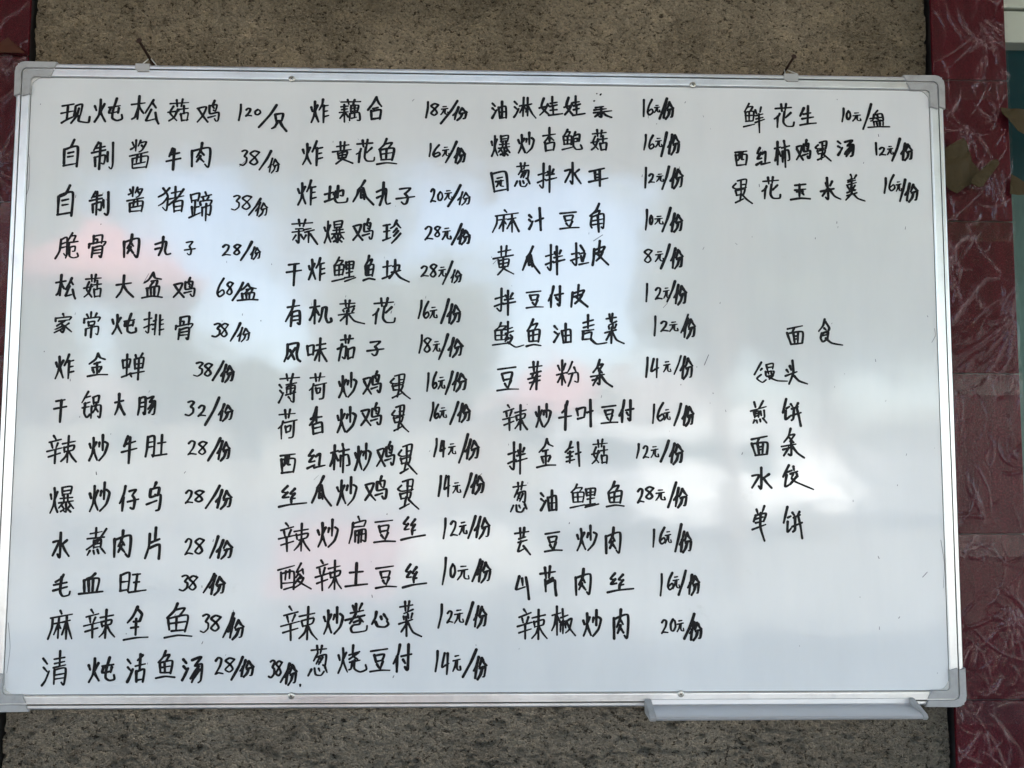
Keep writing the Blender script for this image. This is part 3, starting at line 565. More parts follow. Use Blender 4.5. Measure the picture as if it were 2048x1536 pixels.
MW, MR, MF, MB, MA, MP = m_wall(), m_red(), m_film(), m_board(), m_alu(), m_plastic()
INK = mat('marker_ink', (0.012, 0.012, 0.013), rough=0.35, spec=0.12)
link(INK, ramp(INK, noise(INK, coords(INK, (600, 600, 260)), 1.0, 3), [(0.35, (0.006, 0.006, 0.007)), (0.62, (0.014, 0.014, 0.015)), (0.8, (0.05, 0.05, 0.052))]), bsdf(INK).inputs['Base Color'])
INKF = mat('faded_marker_ink', (0.2, 0.2, 0.21), rough=0.3, spec=0.4)
RUST = mat('rusty_steel', (0.05, 0.028, 0.018), rough=0.7, metal=0.6)
STEEL = mat('bright_steel', (0.55, 0.53, 0.47), rough=0.35, metal=1.0)
DARK = mat('dark_rubber_and_shade', (0.02, 0.02, 0.02), rough=0.6)
BROWN = mat('brown_paper_tape', (0.05, 0.036, 0.016), rough=0.7, spec=0.15)
link(BROWN, bump(BROWN, noise(BROWN, coords(BROWN), 150, 4), 0.5, 0.002), bsdf(BROWN).inputs['Normal'])
ORANGE = mat('orange_brown_tape', (0.06, 0.017, 0.007), rough=0.6, spec=0.15)
UPVC = mat('white_window_plastic', (0.42, 0.44, 0.36), rough=0.35)
GLASS = mat('dark_window_glass', (0.006, 0.03, 0.033), rough=0.08, spec=0.3)
GLASS2 = mat('green_insect_screen', (0.06, 0.14, 0.10), rough=0.5, spec=0.5)
link(GLASS2, ramp(GLASS2, noise(GLASS2, coords(GLASS2, (60, 60, 12)), 1.0, 4), [(0.3, (0.02, 0.06, 0.045)), (0.6, (0.035, 0.1, 0.075)), (0.85, (0.09, 0.17, 0.135))]), bsdf(GLASS2).inputs['Base Color'])

# ---------------------------------------------------------------- setting: wall, ground, added roof
WY = 0.037                              # wall face, 37 mm behind the frame's front
xs = np.linspace(-0.64, 0.64, 720)
zs = np.concatenate([np.linspace(-0.75, -0.37, 215), np.linspace(-0.36, 0.36, 40), np.linspace(0.37, 0.75, 215)])
X, Z = np.meshgrid(xs, zs)
wx = X + 0.006 * (fbm(X * 60, Z * 60, 2) - 0.5); wz = Z + 0.006 * (fbm(X * 60 + 50, Z * 60, 2) - 0.5)
h = (fbm(wx * 12 + 40, wz * 18 + 40, 3) - 0.5) * 0.007
h += (fbm(wx * 130 + 40, wz * 170 + 40, 3) - 0.5) * 0.005
pits = fbm(wx * 85 + 90, wz * 140 + 90, 3)
h -= np.clip(0.41 - pits, 0, 1) * 0.022
h = np.minimum(h, 0.006)
h -= 0.03 * np.clip((np.abs(X) - 0.5985 - 0.004 * (fbm(Z * 40, Z * 0 + 3, 2) - 0.5)) / 0.005, 0, 1)   # open joint beside the pillars
# trowel ridges: a few long lifted edges of the render coat
for (x0, z0, x1, z1, hh) in ((-0.56, 0.452, -0.45, 0.475, 0.004), (-0.15, 0.49, 0.02, 0.47, 0.003), (0.2, 0.46, 0.45, 0.478, 0.004),
                             (0.42, 0.495, 0.58, 0.45, 0.003), (-0.5, -0.45, -0.2, -0.47, 0.003), (0.0, -0.48, 0.4, -0.46, 0.003)):
    t = np.clip(((X - x0) * (x1 - x0) + (Z - z0) * (z1 - z0)) / ((x1 - x0) ** 2 + (z1 - z0) ** 2), 0, 1)
    wob = (fbm(X * 30, Z * 0 + 7, 3) - 0.5) * 0.02
    d = Z - (z0 + t * (z1 - z0)) - wob
    inr = ((X > x0) & (X < x1)).astype(float)
    h += hh * inr * np.exp(-np.clip(-d, 0, None) / 0.012) * (d < 0)
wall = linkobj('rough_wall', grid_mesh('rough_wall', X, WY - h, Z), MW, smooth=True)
tag(wall, kind='structure')
bw = thing('building_front', 'rough unpainted cement house front around the menu board', 'house front', (0, 0.3, GROUND))
G0 = -GROUND
def bwp(x0, x1, z0, z1):
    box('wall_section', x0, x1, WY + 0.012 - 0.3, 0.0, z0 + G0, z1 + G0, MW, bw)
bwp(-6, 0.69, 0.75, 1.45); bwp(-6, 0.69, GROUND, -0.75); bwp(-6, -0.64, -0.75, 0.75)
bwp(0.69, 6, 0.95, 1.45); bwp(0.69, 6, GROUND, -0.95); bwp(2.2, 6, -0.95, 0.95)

grd = mat('concrete_paving', (0.3, 0.29, 0.27), rough=0.9)
link(grd, ramp(grd, noise(grd, coords(grd), 1.5, 6, 0.6), [(0.3, (0.09, 0.09, 0.08)), (0.7, (0.16, 0.16, 0.145))]), bsdf(grd).inputs['Base Color'])
me = bpy.data.meshes.new('ground')
me.from_pydata([(-200, -300, GROUND), (200, -300, GROUND), (200, 100, GROUND), (-200, 100, GROUND)], [], [(0, 1, 2, 3)])
tag(linkobj('ground', me, grd), kind='structure')

sky_block = thing('sky_block_roof', 'unseen corrugated roof added over the menu board to block sky light', 'roof', (0, -1.7, 1.3))  # unseen roof, added to keep most of the sky light off the board
PW = 5.0
rx = np.linspace(-PW, PW, 400); ry = np.array([-1.9, 1.7])
XX, YY = np.meshgrid(rx, ry)
RM = mat('roof_sheet', (0.56, 0.51, 0.41), rough=0.6)
linkobj('roof_sheet', grid_mesh('roof_sheet', XX, YY, 0.02 * np.sin(XX * 2 * math.pi / 0.12) + 0.12 - 0.02 * YY), RM, sky_block)
WOODM = mat('porch_timber', (0.25, 0.15, 0.08), rough=0.7)
for k in range(5):
    box('sky_block_beam', -PW + 0.1 + k * (2 * PW - 0.2) / 4 - 0.05, -PW + 0.1 + k * (2 * PW - 0.2) / 4 + 0.05, -1.85, 1.7, -0.03, 0.06, WOODM, sky_block)

# ---------------------------------------------------------------- pillars wrapped in film
def creases(Xg, Zg, r, n, fans):
    """crumpled film: ridges along random arcs, fans of folds gathered at points"""
    hgt = np.zeros_like(Xg)
    x0, x1, z0, z1 = Xg.min(), Xg.max(), Zg.min(), Zg.max()
    def ridge(p, q, bow, w, a):
        d = np.array([q[0] - p[0], q[1] - p[1]]); L = np.hypot(*d) + 1e-9
        u = ((Xg - p[0]) * d[0] + (Zg - p[1]) * d[1]) / L ** 2
        s = ((Xg - p[0]) * -d[1] + (Zg - p[1]) * d[0]) / L
        s = s - bow * 4 * u * (1 - u)
        env = np.clip(np.sin(np.pi * np.clip(u, 0, 1)), 0, 1) ** 0.5
        return a * env * np.exp(-(s / w) ** 2)
    for _ in range(n):
        p = (r.uniform(x0, x1), r.uniform(z0, z1))
        ang = r.gauss(math.pi * 0.42, 0.55) if r.random() < 0.7 else r.uniform(0, math.pi)
        L = r.uniform(0.015, 0.09)
        q = (p[0] + math.cos(ang) * L, p[1] + math.sin(ang) * L)
        hgt += ridge(p, q, r.uniform(-0.25, 0.25) * L, r.choice((0.0008, 0.0011, 0.0016, 0.0028)), r.uniform(0.0006, 0.0026))
    for _ in range(fans):
        c = (r.uniform(x0, x1), r.uniform(z0, z1))
        a0 = r.uniform(-2.4, -0.8)
        for k in range(7):
            a = a0 + (k - 3) * r.uniform(0.14, 0.22)
            L = r.uniform(0.03, 0.1)
            s = (c[0] + math.cos(a) * 0.008, c[1] + math.sin(a) * 0.008)
            hgt += ridge(s, (c[0] + math.cos(a) * L, c[1] + math.sin(a) * L), 0.05 * L, 0.0018, r.uniform(0.001, 0.0028))
    return hgt

def pillar(x0, x1, label, seed, cuts):
    xc = (x0 + x1) / 2
    t = thing('red_pillar', label, 'pillar', (xc, 0.1, GROUND), 'red pillars either side of the board')
    hw = (x1 - x0) / 2
    zz = [1.43] + cuts[1:-1] + [GROUND]
    for zb, za in zip(zz, zz[1:]):
        box('post_panel', -hw, hw, 0.026 - 0.1, 0.030 - 0.1, za + 0.0006 - GROUND, zb - 0.0006 - GROUND, MR, t, bev=0.0012)
    box('post_core_shade', -hw + 0.003, hw - 0.003, 0.0302 - 0.1, 0.06, 0, 1.43 - GROUND, DARK, t)  # dark sides: shade of the gap beside the pillar put into colour
    r = random.Random(seed)
    for i, (za, zb) in enumerate(zip(cuts, cuts[1:])):
        lo, hi = zb - 0.028, za
        nx, nz = 78, int((hi - lo) / 0.0014)
        Xg, Zg = np.meshgrid(np.linspace(-hw - 0.001, hw + 0.001, nx), np.linspace(lo, hi, nz))
        hg = creases(Xg, Zg, r, 40, 3)
        edge = np.minimum(1, np.minimum(hi - Zg, Zg - lo) / 0.02)
        y = 0.0235 - 0.0004 * i - hg * edge - 0.0006 * fbm(Xg * 60 + i * 9, Zg * 40, 3)
        me = grid_mesh('film_wrap', Xg, y - 0.1, Zg - GROUND)
        ca = me.attributes.new('crease', 'FLOAT', 'POINT')
        lap = np.exp(-((Zg - hi + 0.028) / 0.0007) ** 2) * 0.25
        ca.data.foreach_set('value', np.clip(np.clip(hg / 0.0022, 0, 1) ** 1.6 + lap, 0, 1).ravel().astype(np.float32))
        linkobj('film_wrap', me, MF, t, smooth=True)
    return t
K = 1 + 0.026 / 1.0747
pillar(0.0038 + (0.5873 - 0.0038) * K, 0.0038 + (0.6868 - 0.0038) * K, 'dark red pillar wrapped in wrinkled clear film beside the green window', 5,
       [0.62, 0.412, 0.218, 0.014, -0.195, -0.405, -0.61])
pillar(0.0038 + (-0.686 - 0.0038) * K, 0.0038 + (-0.5868 - 0.0038) * K, 'dark red pillar in clear film behind the left end of the board', 9,
       [0.60, 0.425, 0.23, 0.03, -0.17, -0.37, -0.58])

# ---------------------------------------------------------------- window right of the pillar
win = thing('window', 'white framed window with dark teal glass right of the red pillar', 'window', (0.69, 0.07, -0.95))
def wpx(z): return z * 1.065 + 0.95 + 0.0055
W0 = 0.0
box('frame', W0, 1.5, 0.0, 0.05, 1.80, 1.9, UPVC, win, 0.002)
box('top_rail', W0, 1.5, -0.012, 0.03, 1.432, 1.478, UPVC, win, 0.003)
box('seal', W0, 1.5, 0.001, 0.02, 1.4782, 1.4818, DARK, win)
box('fanlight_rail', W0, 1.5, -0.012, 0.03, 1.482, 1.56, UPVC, win, 0.003)
box('fanlight_pane', W0, 1.5, 0.012, 0.018, 1.56, 1.80, GLASS, win)
box('frame', W0, 1.5, 0.0, 0.05, 0.0, 0.06, UPVC, win, 0.002)
box('frame', 1.45, 1.5, 0.0, 0.05, 0.061, 1.43, UPVC, win, 0.002)
box('pane', W0, 1.45, 0.012, 0.018, 1.235, 1.432, GLASS, win)
box('screen', W0, 1.45, 0.004, 0.0095, 0.06, 1.234, GLASS2, win)

# ---------------------------------------------------------------- scraps of packing tape
def scrap(name, outline, y, label, m, lift=0.006, curl=0.0, seed=1):
    """outline in board-plane mm; a crumpled thin sheet with thickness"""
    cx = sum(p[0] for p in outline) / len(outline); cz = sum(p[1] for p in outline) / len(outline)
    k = 1 + y / 1.0747
    def W(px, pz): return (0.0038 + (px * mm - 0.0038) * k, -0.0854 + (pz * mm + 0.0854) * k)
    bm = bmesh.new()
    base = Vector((*W(cx, cz),)).to_3d()
    vs = []
    for px, pz in outline:
        a, b = W(px, pz)
        vs.append(bm.verts.new((a - base.x, 0, b - base.y)))
    bm.faces.new(vs)
    bmesh.ops.triangulate(bm, faces=bm.faces)
    for _ in range(4):
        bmesh.ops.subdivide_edges(bm, edges=bm.edges, cuts=1, use_grid_fill=True)
    xs_ = np.array([v.co.x for v in bm.verts]); zs_ = np.array([v.co.z for v in bm.verts])
    hh = np.abs(fbm((xs_ + seed) * 38, (zs_ + seed) * 38, 2) - 0.5) * 2 * lift + curl * np.abs(xs_) / 0.03
    for v, a in zip(bm.verts, hh):
        v.co.y -= a
    o = bmobj(name, bm, m, loc=(base.x, y, base.y))
    s = o.modifiers.new('thickness', 'SOLIDIFY'); s.thickness = 0.0004
    return tag(o, label, 'tape')
BD = [(588, 300), (600, 308), (620, 320), (626, 322), (629, 306), (636, 289), (645, 277), (640, 263), (625, 256), (613, 247), (604, 252), (588, 275)]
scrap('tape_scrap', BD, 0.012, 'wide crumpled brown paper tape stuck on the red pillar beside the board', BROWN, 0.006, seed=3)
scrap('tape_scrap', [(636, 270), (648, 281), (660, 292), (669, 294), (671, 288), (655, 268), (648, 257), (640, 255), (632, 261)], 0.004,
      'narrow curled strip of brown tape slanting up across the red pillar', BROWN, 0.006, seed=8)
scrap('tape_scrap', [(675, 363), (707, 361), (732, 354), (704, 327), (695, 331), (689, 346), (680, 352)], 0.018,
      'brown tape flap sticking out from the pillar over the dark glass, upper one', BROWN, 0.007, seed=5)
scrap('tape_scrap', [(686, 274), (706, 260), (722, 248), (694, 246), (684, 248)], 0.018,
      'brown tape flap sticking out from the pillar over the green screen, lower one', BROWN, 0.007, seed=6)
scrap('tape_scrap', [(-590, 416), (-600, 424), (-612, 436), (-622, 430), (-640, 417)], 0.018,
      'orange brown triangle of tape near the top of the left pillar', ORANGE, 0.004, seed=2)

# ---------------------------------------------------------------- the whiteboard
GROOVE_SHADE = mat('groove_shade', (0.05, 0.048, 0.042), rough=0.9)  # dark tone painted in for the shade of the frame and cap grooves
WEB = mat('pale_plastic', (0.6, 0.59, 0.55), rough=0.5)
HB, HW = 0.40367, 0.6
wb = thing('whiteboard', 'large white dry-erase board in an aluminium frame, covered in handwritten Chinese menu', 'whiteboard', (0, 0.0, 0))
SY = 0.0025
panel = box('writing_surface', -HW + 0.012, HW - 0.012, SY, SY + 0.009, -HB + 0.012, HB - 0.012, MB, wb)
box('back_board', -HW + 0.004, HW - 0.004, SY + 0.0095, 0.019, -HB + 0.004, HB - 0.004, mat('backing', (0.4, 0.38, 0.35), 0.8), wb)

PROF = [(0, 20), (0, 2.2), (0.4, 0.9), (1.4, 0.15), (2.4, 0), (5.0, 0), (5.4, 0.35), (5.5, 3.4), (6.9, 3.4), (7.0, 0.35), (7.3, 0)]
for k in range(8):
    u = 7.6 + k * 1.0
    PROF += [(u, 0.02), (u + 0.35, 0.02), (u + 0.5, 0.22), (u + 0.75, 0.22), (u + 0.9, 0.02)]
PROF += [(16.0, 0.1), (16.8, 0.7), (17.3, 1.8), (17.4, 2.45), (17.4, 4), (3, 4), (3, 18), (12, 18), (12, 20)]
def rail(x0, z0, x1, z1, inx, inz):
    """rail from (x0,z0) to (x1,z1) along its outer edge; (inx,inz) points inward; mitred ends"""
    dx, dz = x1 - x0, z1 - z0
    L = math.hypot(dx, dz); dx /= L; dz /= L
    NS = 24
    vs, fs = [], []
    n = len(PROF)
    for s in range(NS + 1):
        for u, v in PROF:
            u *= mm; v *= mm
            t = u + (L - 2 * u) * s / NS
            vs.append((x0 + dx * t + inx * u, v, z0 + dz * t + inz * u))
    for s in range(NS):
        for i in range(n):
            j = (i + 1) % n
            fs.append((s * n + i, s * n + j, (s + 1) * n + j, (s + 1) * n + i))
    fs.append(list(range(n))[::-1]); fs.append([NS * n + i for i in range(n)])
    bm = bmesh.new()
    bv = [bm.verts.new(v) for v in vs]
    for f in fs: bm.faces.new([bv[i] for i in f])
    o = bmobj('frame_rail', bm, MA, wb)
    # dark strips: shade in the groove and along the inner joint, put in as colour
    for u0, u1, y in ((5.55, 6.85, 0.9), (17.45, 18.0, 2.3)):
        bm = bmesh.new()
        q = []
        for t0, u in ((0, u0), (1, u0), (1, u1), (0, u1)):
            t = (L - u * mm) if t0 else u * mm
            q.append((x0 + dx * t + inx * u * mm, z0 + dz * t + inz * u * mm))
        f = [bm.verts.new((a, y * mm, b)) for a, b in q]; g = [bm.verts.new((a, (y + 0.15) * mm, b)) for a, b in q]
        bm.faces.new(f); bm.faces.new(g[::-1])
        for i in range(4): bm.faces.new((f[i], g[i], g[(i + 1) % 4], f[(i + 1) % 4]))
        bmobj('shade_strip', bm, GROOVE_SHADE, o)
    return o
rail(-HW, HB, HW, HB, 0, -1)
rail(HW, -HB, -HW, -HB, 0, 1)
rail(-HW, -HB, -HW, HB, 1, 0)
rail(HW, HB, HW, -HB, -1, 0)

def corner(sx, sz, lx, lz):
    """grey plastic L cap over a frame corner, two raised bands with a groove between"""
    def P(u, v): return (sx * (HW - u * mm), sz * (HB - v * mm))   # u from the outer side, v from the outer top
    def arc(cu, cv, r, n=9):
        return [(cu - r * math.sin(a), cv - r * math.cos(a)) for a in [math.pi / 2 * (1 - k / n) for k in range(n + 1)]]
    bm = bmesh.new()
    def band(o, i, ro, ri, yf, slant):
        # outline in (u, v): outer arc then inner arc back
        a0, a1 = lx + slant * (0 if o > 0 else 1), lz
        pts = [(o, a1)] + arc(o + ro, o + ro, ro) + [(lx + (5 if o < 5 else 1), o)] + [(lx + (1 if o < 5 else -4), i)]
        pts += arc(i + ri, i + ri, ri)[::-1] + [(i, lz - 3)]
        add_prism(bm, [P(u, v) for u, v in pts], yf, 0.012, 0.0008)
    band(-1.2, 7.0, 13, 6, -0.0028, 4)
    band(8.6, 18.6, 6, 4.5, -0.0024, 0)
    cap = bmobj('corner_cap', bm, MP, wb)
    bm = bmesh.new()
    pts = [(0.5, lz - 2)] + arc(12, 12, 11.5) + [(lx - 2, 0.5), (lx - 2, 17)] + [(17, 17), (17, lz - 4)]
    add_prism(bm, [P(u, v) for u, v in pts], 0.0012, 0.011)
    bmobj('cap_groove_shade', bm, GROOVE_SHADE, cap)  # dark floor paints the shade between the two raised bands
    bm = bmesh.new()
    arcp = [(17.6 + 17 - 17 * math.sin(a), 17.6 + 17 - 17 * math.cos(a)) for a in [math.pi / 2 * k / 10 for k in range(11)]]
    add_prism(bm, [P(u, v) for u, v in [(17.6, 17.6)] + arcp], 0.0008, 0.0024)
    bmobj('cap_web', bm, WEB, cap)
corner(-1, 1, 46, 44)
corner(1, 1, 48, 44)
corner(-1, -1, 46, 46)
corner(1, -1, 46, 46)

def screw(x, z):
    bm = bmesh.new()
    n = 20
    prof = [(4.1, 0.1), (4.0, -0.5), (2.9, -1.0), (1.2, -1.2)]
    rings = [[bm.verts.new((x + r * mm * math.cos(2 * math.pi * k / n), y * mm, z + r * mm * math.sin(2 * math.pi * k / n))) for k in range(n)] for r, y in prof]
    for a, b in zip(rings, rings[1:]):
        for k in range(n): bm.faces.new((a[k], a[(k + 1) % n], b[(k + 1) % n], b[k]))
    bm.faces.new(rings[-1])
    o = bmobj('screw', bm, STEEL, wb, smooth=True)
    for ang in (0.6, 0.6 + math.pi / 2):
        c, s = math.cos(ang), math.sin(ang)
        q = [(a * c - b * s, a * s + b * c) for a, b in ((-2.2, -0.35), (2.2, -0.35), (2.2, 0.35), (-2.2, 0.35))]
        bm = bmesh.new()
        add_prism(bm, [(x + a * mm, z + b * mm) for a, b in q], -0.00135 - 0.00003 * (ang > 1), -0.0009)
        bmobj('screw_slot', bm, DARK, o)
for x, z in ((-251.3, 388), (268.6, 388), (-234.5, -388), (244, -388)):
    screw(x * mm, z * mm)

def bracket(x0, x1, ax, az):
    bm = bmesh.new()
    add_box(bm, x0, x1, -0.0012, -0.0002, HB - 0.0075, HB + 0.0012, 0.0002)
    add_box(bm, x0, x1, -0.0002, 0.02, HB + 0.0003, HB + 0.0012)
    add_box(bm, x0 + 0.003, x1 - 0.0, -0.003, -0.0002, HB - 0.0095, HB - 0.0078, 0.0003)
    o = bmobj('hanging_bracket', bm, mat('bracket_tin', (0.45, 0.44, 0.42), 0.45, 0.7), wb)
    bm = bmesh.new()
    xm = (x0 + x1) / 2 + 0.003
    add_tube(bm, [(xm - 0.010, 0.010, HB + 0.001), (xm - 0.007, 0.010, HB + 0.006), (ax - 0.0012, 0.012, az - 0.0008), (ax, 0.012, az),
                  (ax + 0.0012, 0.012, az - 0.0008), (xm + 0.009, 0.010, HB + 0.006), (xm + 0.012, 0.010, HB + 0.001)], 0.0007, 8)
    bmobj('wire_loop', bm, STEEL, o, smooth=True)
bracket(-0.4505, -0.4325, -0.4375, 0.4185)
bracket(0.389, 0.4075, 0.3955, 0.4165)

# pen tray under the right half
tx0, tx1 = 0.2065, 0.529
prof = [(-0.0008, -0.3945), (-0.0018, -0.3945), (-0.0022, -0.4000), (-0.0045, -0.4012), (-0.030, -0.4040), (-0.0345, -0.4052), (-0.0362, -0.4072),
        (-0.0355, -0.4090), (-0.033, -0.4095), (-0.005, -0.4080), (-0.0006, -0.4055)]
bm = bmesh.new()
a = [bm.verts.new((tx0, y, z)) for y, z in prof]; b = [bm.verts.new((tx1, y, z)) for y, z in prof]
for i in range(len(prof)):
    j = (i + 1) % len(prof)
    bm.faces.new((a[i], a[j], b[j], b[i]))
bm.faces.new(a); bm.faces.new(b[::-1])
TR = mat('tray_aluminium', (0.6, 0.6, 0.61), 0.42, 0.7)
tray = bmobj('pen_tray', bm, TR, wb)
for x0, x1 in ((tx0 - 0.008, tx0 - 0.0002), (tx1 + 0.0002, tx1 + 0.006)):
    bm = bmesh.new()
    q = [(-0.0003, -0.3935), (-0.004, -0.3935), (-0.034, -0.4030), (-0.0375, -0.4065), (-0.035, -0.4103), (-0.0003, -0.4103)]
    a = [bm.verts.new((x0, y, z)) for y, z in q]; b = [bm.verts.new((x1, y, z)) for y, z in q]
    for i in range(len(q)):
        j = (i + 1) % len(q)
        bm.faces.new((a[i], a[j], b[j], b[i]))
    bm.faces.new(a); bm.faces.new(b[::-1])
    bmesh.ops.bevel(bm, geom=list(bm.edges), offset=0.0008, segments=2, affect='EDGES')
    bmobj('tray_end_cap', bm, MP, tray)

# nails the board hangs from
def nail(p0, p1, r, label):
    p0, p1 = Vector(p0), Vector(p1)
    bm = bmesh.new()
    d = (p1 - p0)
    add_tube(bm, [(0, 0, 0), d], r, 12)
    n = d.normalized()
    add_tube(bm, [d - n * 0.0002, d + n * 0.0006, d + n * 0.0011], [r * 1.9, r * 2.1, r * 1.7], 14)
    o = bmobj('nail', bm, RUST, smooth=False, loc=p0)
    tag(o, label, 'nail', 'nails the board hangs from')
nail((-0.4335, 0.056, 0.402), (-0.4405, -0.016, 0.4275), 0.0019, 'rusty nail in the cement wall holding the board near its left corner')
nail((0.391, 0.056, 0.402), (0.3985, -0.012, 0.4225), 0.0017, 'rusty nail in the cement wall holding the board near its right corner')

# ---------------------------------------------------------------- the handwriting
def parse(s):
    out = []
    for st in s.split(';'):
        if st[0] == '@':
            k, x0, y0, x1, y1 = st[1:].split()
            x0, y0, x1, y1 = map(float, (x0, y0, x1, y1))
            for p in parse(GL[k]):
                out.append([(x0 + x * (x1 - x0) / 100, y0 + y * (y1 - y0) / 100) for x, y in p])
        else:
            out.append([tuple(map(float, q.split(','))) for q in st.split()])
    return out
GL = dict(l.split('|') for l in GLYPHS.strip().split('\n'))
PARSED = {k: parse(v) for k, v in GL.items()}

def smooth_line(p, step=0.0009):
    """Catmull-Rom through the points, eased so that corners stay fairly tight"""
    if len(p) == 2:
        n = max(3, int(math.dist(p[0], p[1]) / step))
        return [(p[0][0] + (p[1][0] - p[0][0]) * i / n, p[0][1] + (p[1][1] - p[0][1]) * i / n) for i in range(n + 1)]
    q = [p[0]] + list(p) + [p[-1]]
    out = []
    for i in range(1, len(q) - 2):
        a, b, c, d = q[i - 1], q[i], q[i + 1], q[i + 2]
        n = max(3, int(math.dist(b, c) / step))
        T = 0.36
        for k in range(n):
            t = k / n
            t2, t3 = t * t, t * t * t
            h0, h1, h2, h3 = 2 * t3 - 3 * t2 + 1, t3 - 2 * t2 + t, -2 * t3 + 3 * t2, t3 - t2
            out.append(tuple(h0 * b[j] + h1 * T * (c[j] - a[j]) + h2 * c[j] + h3 * T * (d[j] - b[j]) for j in (0, 1)))
    out.append(p[-1])
    return out

def ink_stroke(bv, bf, pts, w, y):
    line = smooth_line(pts)
    n = len(line)
    a0, a1 = rng.uniform(0.95, 1.12), rng.uniform(0.62, 0.95)
    L = len(bv)
    nrm = []
    for i in range(n):
        p = line[max(i - 1, 0)]; q = line[min(i + 1, n - 1)]
        dx, dz = q[0] - p[0], q[1] - p[1]
        l = math.hypot(dx, dz) or 1
        nrm.append((-dz / l, dx / l, dx / l, dz / l))
    ph = rng.uniform(0, 6)
    for i, (x, z) in enumerate(line):
        t = i / (n - 1)
        u = nrm[i]
        hw = w * 0.5 * ((a0 + (a1 - a0) * t) + 0.06 * math.sin(ph + t * 9)) * (0.84 + 0.36 * abs(u[3]))
        bv.append((x + u[0] * hw, y, z + u[1] * hw)); bv.append((x - u[0] * hw, y, z - u[1] * hw))
    for i in range(n - 1):
        k = L + 2 * i
        bf.append((k, k + 1, k + 3, k + 2))
    for end, sgn in ((0, -1), (n - 1, 1)):
        u = nrm[end]
        hw = w * 0.5 * (a0 if end == 0 else a1) * (0.84 + 0.36 * abs(u[3]))
        ia, ib = L + 2 * end, L + 2 * end + 1
        x, z = line[end]
        arc = []
        for k in range(1, 6):
            a = math.pi * k / 6
            arc.append(len(bv))
            ca, sa = math.cos(a), math.sin(a)
            bv.append((x + u[0] * hw * ca + sgn * u[2] * hw * sa, y, z + u[1] * hw * ca + sgn * u[3] * hw * sa))
        f = [ia] + arc + [ib]
        bf.append(tuple(f if sgn < 0 else f[::-1]))

def write_glyph(bv, bf, ch, x0, z0, x1, z1, idx):
    st = PARSED[ch]
    xs_ = [p[0] for s in st for p in s]; ys_ = [p[1] for s in st for p in s]
    ax, bx, ay, by = min(xs_), max(xs_), min(ys_), max(ys_)
    sx = (x1 - x0) / max(bx - ax, 1e-6); sz = (z1 - z0) / max(by - ay, 1e-6)
    size = abs(x1 - x0) + abs(z1 - z0)
    if len(st) > 9: w = 0.0023
    elif len(st) > 6: w = 0.0026
    else: w = 0.0028
    if ch in '0123468': w = 0.0024
    elif size < 0.024: w = min(w, 0.0019)
    elif size < 0.034: w = min(w, 0.0021)
    j = 0.012 * size
    for s in st:
        ox, oz = rng.gauss(0, j * 0.35), rng.gauss(0, j * 0.35)
        pts = [(x0 + (px - ax) * sx + ox + rng.gauss(0, j * 0.28), z0 + (py - ay) * sz + oz + rng.gauss(0, j * 0.28)) for px, py in s]
        idx[0] += 1
        ink_stroke(bv, bf, pts, w * WMUL, SY - 0.00025 - 0.000004 * (idx[0] % 60))
WMUL = 1.2
for li, row in enumerate(ROWS.strip().split('\n')):
    t = row.split()
    idx = [0]
    line_parts = {'dish_name': [], 'price': [], 'ink_dot': []}
    for i in range(0, len(t), 5):
        k = 'ink_dot' if t[i] == '.' else 'price' if t[i] in '0123468/' or (i and t[i - 5] == '/') or t[i] == '元' else 'dish_name'
        line_parts[k].append((t[i], *(float(v) * 1e-4 for v in t[i + 1:i + 5])))
    for k, chars in line_parts.items():
        for lot in ([[c] for c in chars] if k == 'ink_dot' else [chars]):
            if not lot: continue
            bv, bf = [], []
            for c in lot:
                write_glyph(bv, bf, *c, idx)
            me = bpy.data.meshes.new(k)
            me.from_pydata(bv, [], bf)
            o = linkobj(k, me, INK, panel)
            if k != 'ink_dot':
                o['label'] = 'black marker handwriting reading ' + ''.join(c[0][0] for c in lot)

# dried ink specks and old wiped marks
bv, bf = [], []
r2 = random.Random(21)
SP = [(-0.19, 0.36), (-0.185, 0.352), (-0.182, 0.345), (-0.178, 0.332), (0.283, 0.346), (0.292, 0.33), (0.545, 0.2), (0.582, 0.09), (0.571, 0.085), (0.46, 0.372),
      (0.468, 0.357), (-0.57, 0.35), (-0.165, 0.31), (0.012, 0.385)]
for k in range(130):
    x, z = SP[k] if k < len(SP) else (r2.uniform(-0.56, 0.58), r2.uniform(-0.37, 0.37))
    l = r2.uniform(0.0004, 0.0035); a = r2.gauss(1.45, 0.3)
    if k >= 120: l = r2.uniform(0.006, 0.016); a = r2.gauss(0.9, 0.2)
    ink_stroke(bv, bf, [(x, z), (x + math.cos(a) * l, z + math.sin(a) * l)], r2.uniform(0.0004, 0.0011), SY - 0.00022)
me = bpy.data.meshes.new('dried_ink_specks'); me.from_pydata(bv, [], bf)
tag(linkobj('dried_ink_specks', me, INKF, panel), kind='stuff')
me = bpy.data.meshes.new('ink_smear')
bv, bf = [], []
for (a, b, c, d) in ((-0.587, 0.30, -0.58, 0.26), (-0.58, 0.262, -0.586, 0.22), (-0.592, 0.10, -0.586, 0.06), (-0.586, 0.06, -0.593, 0.0),
                     (0.575, 0.052, 0.579, 0.07), (0.578, -0.2, 0.579, -0.26), (-0.58, -0.3, -0.579, -0.36)):
    ink_stroke(bv, bf, [(a, b), ((a + c) / 2 + 0.003, (b + d) / 2), (c, d)], 0.0006, SY - 0.0002)
me.from_pydata(bv, [], bf)
tag(linkobj('ink_smear', me, INKF, panel), kind='stuff')

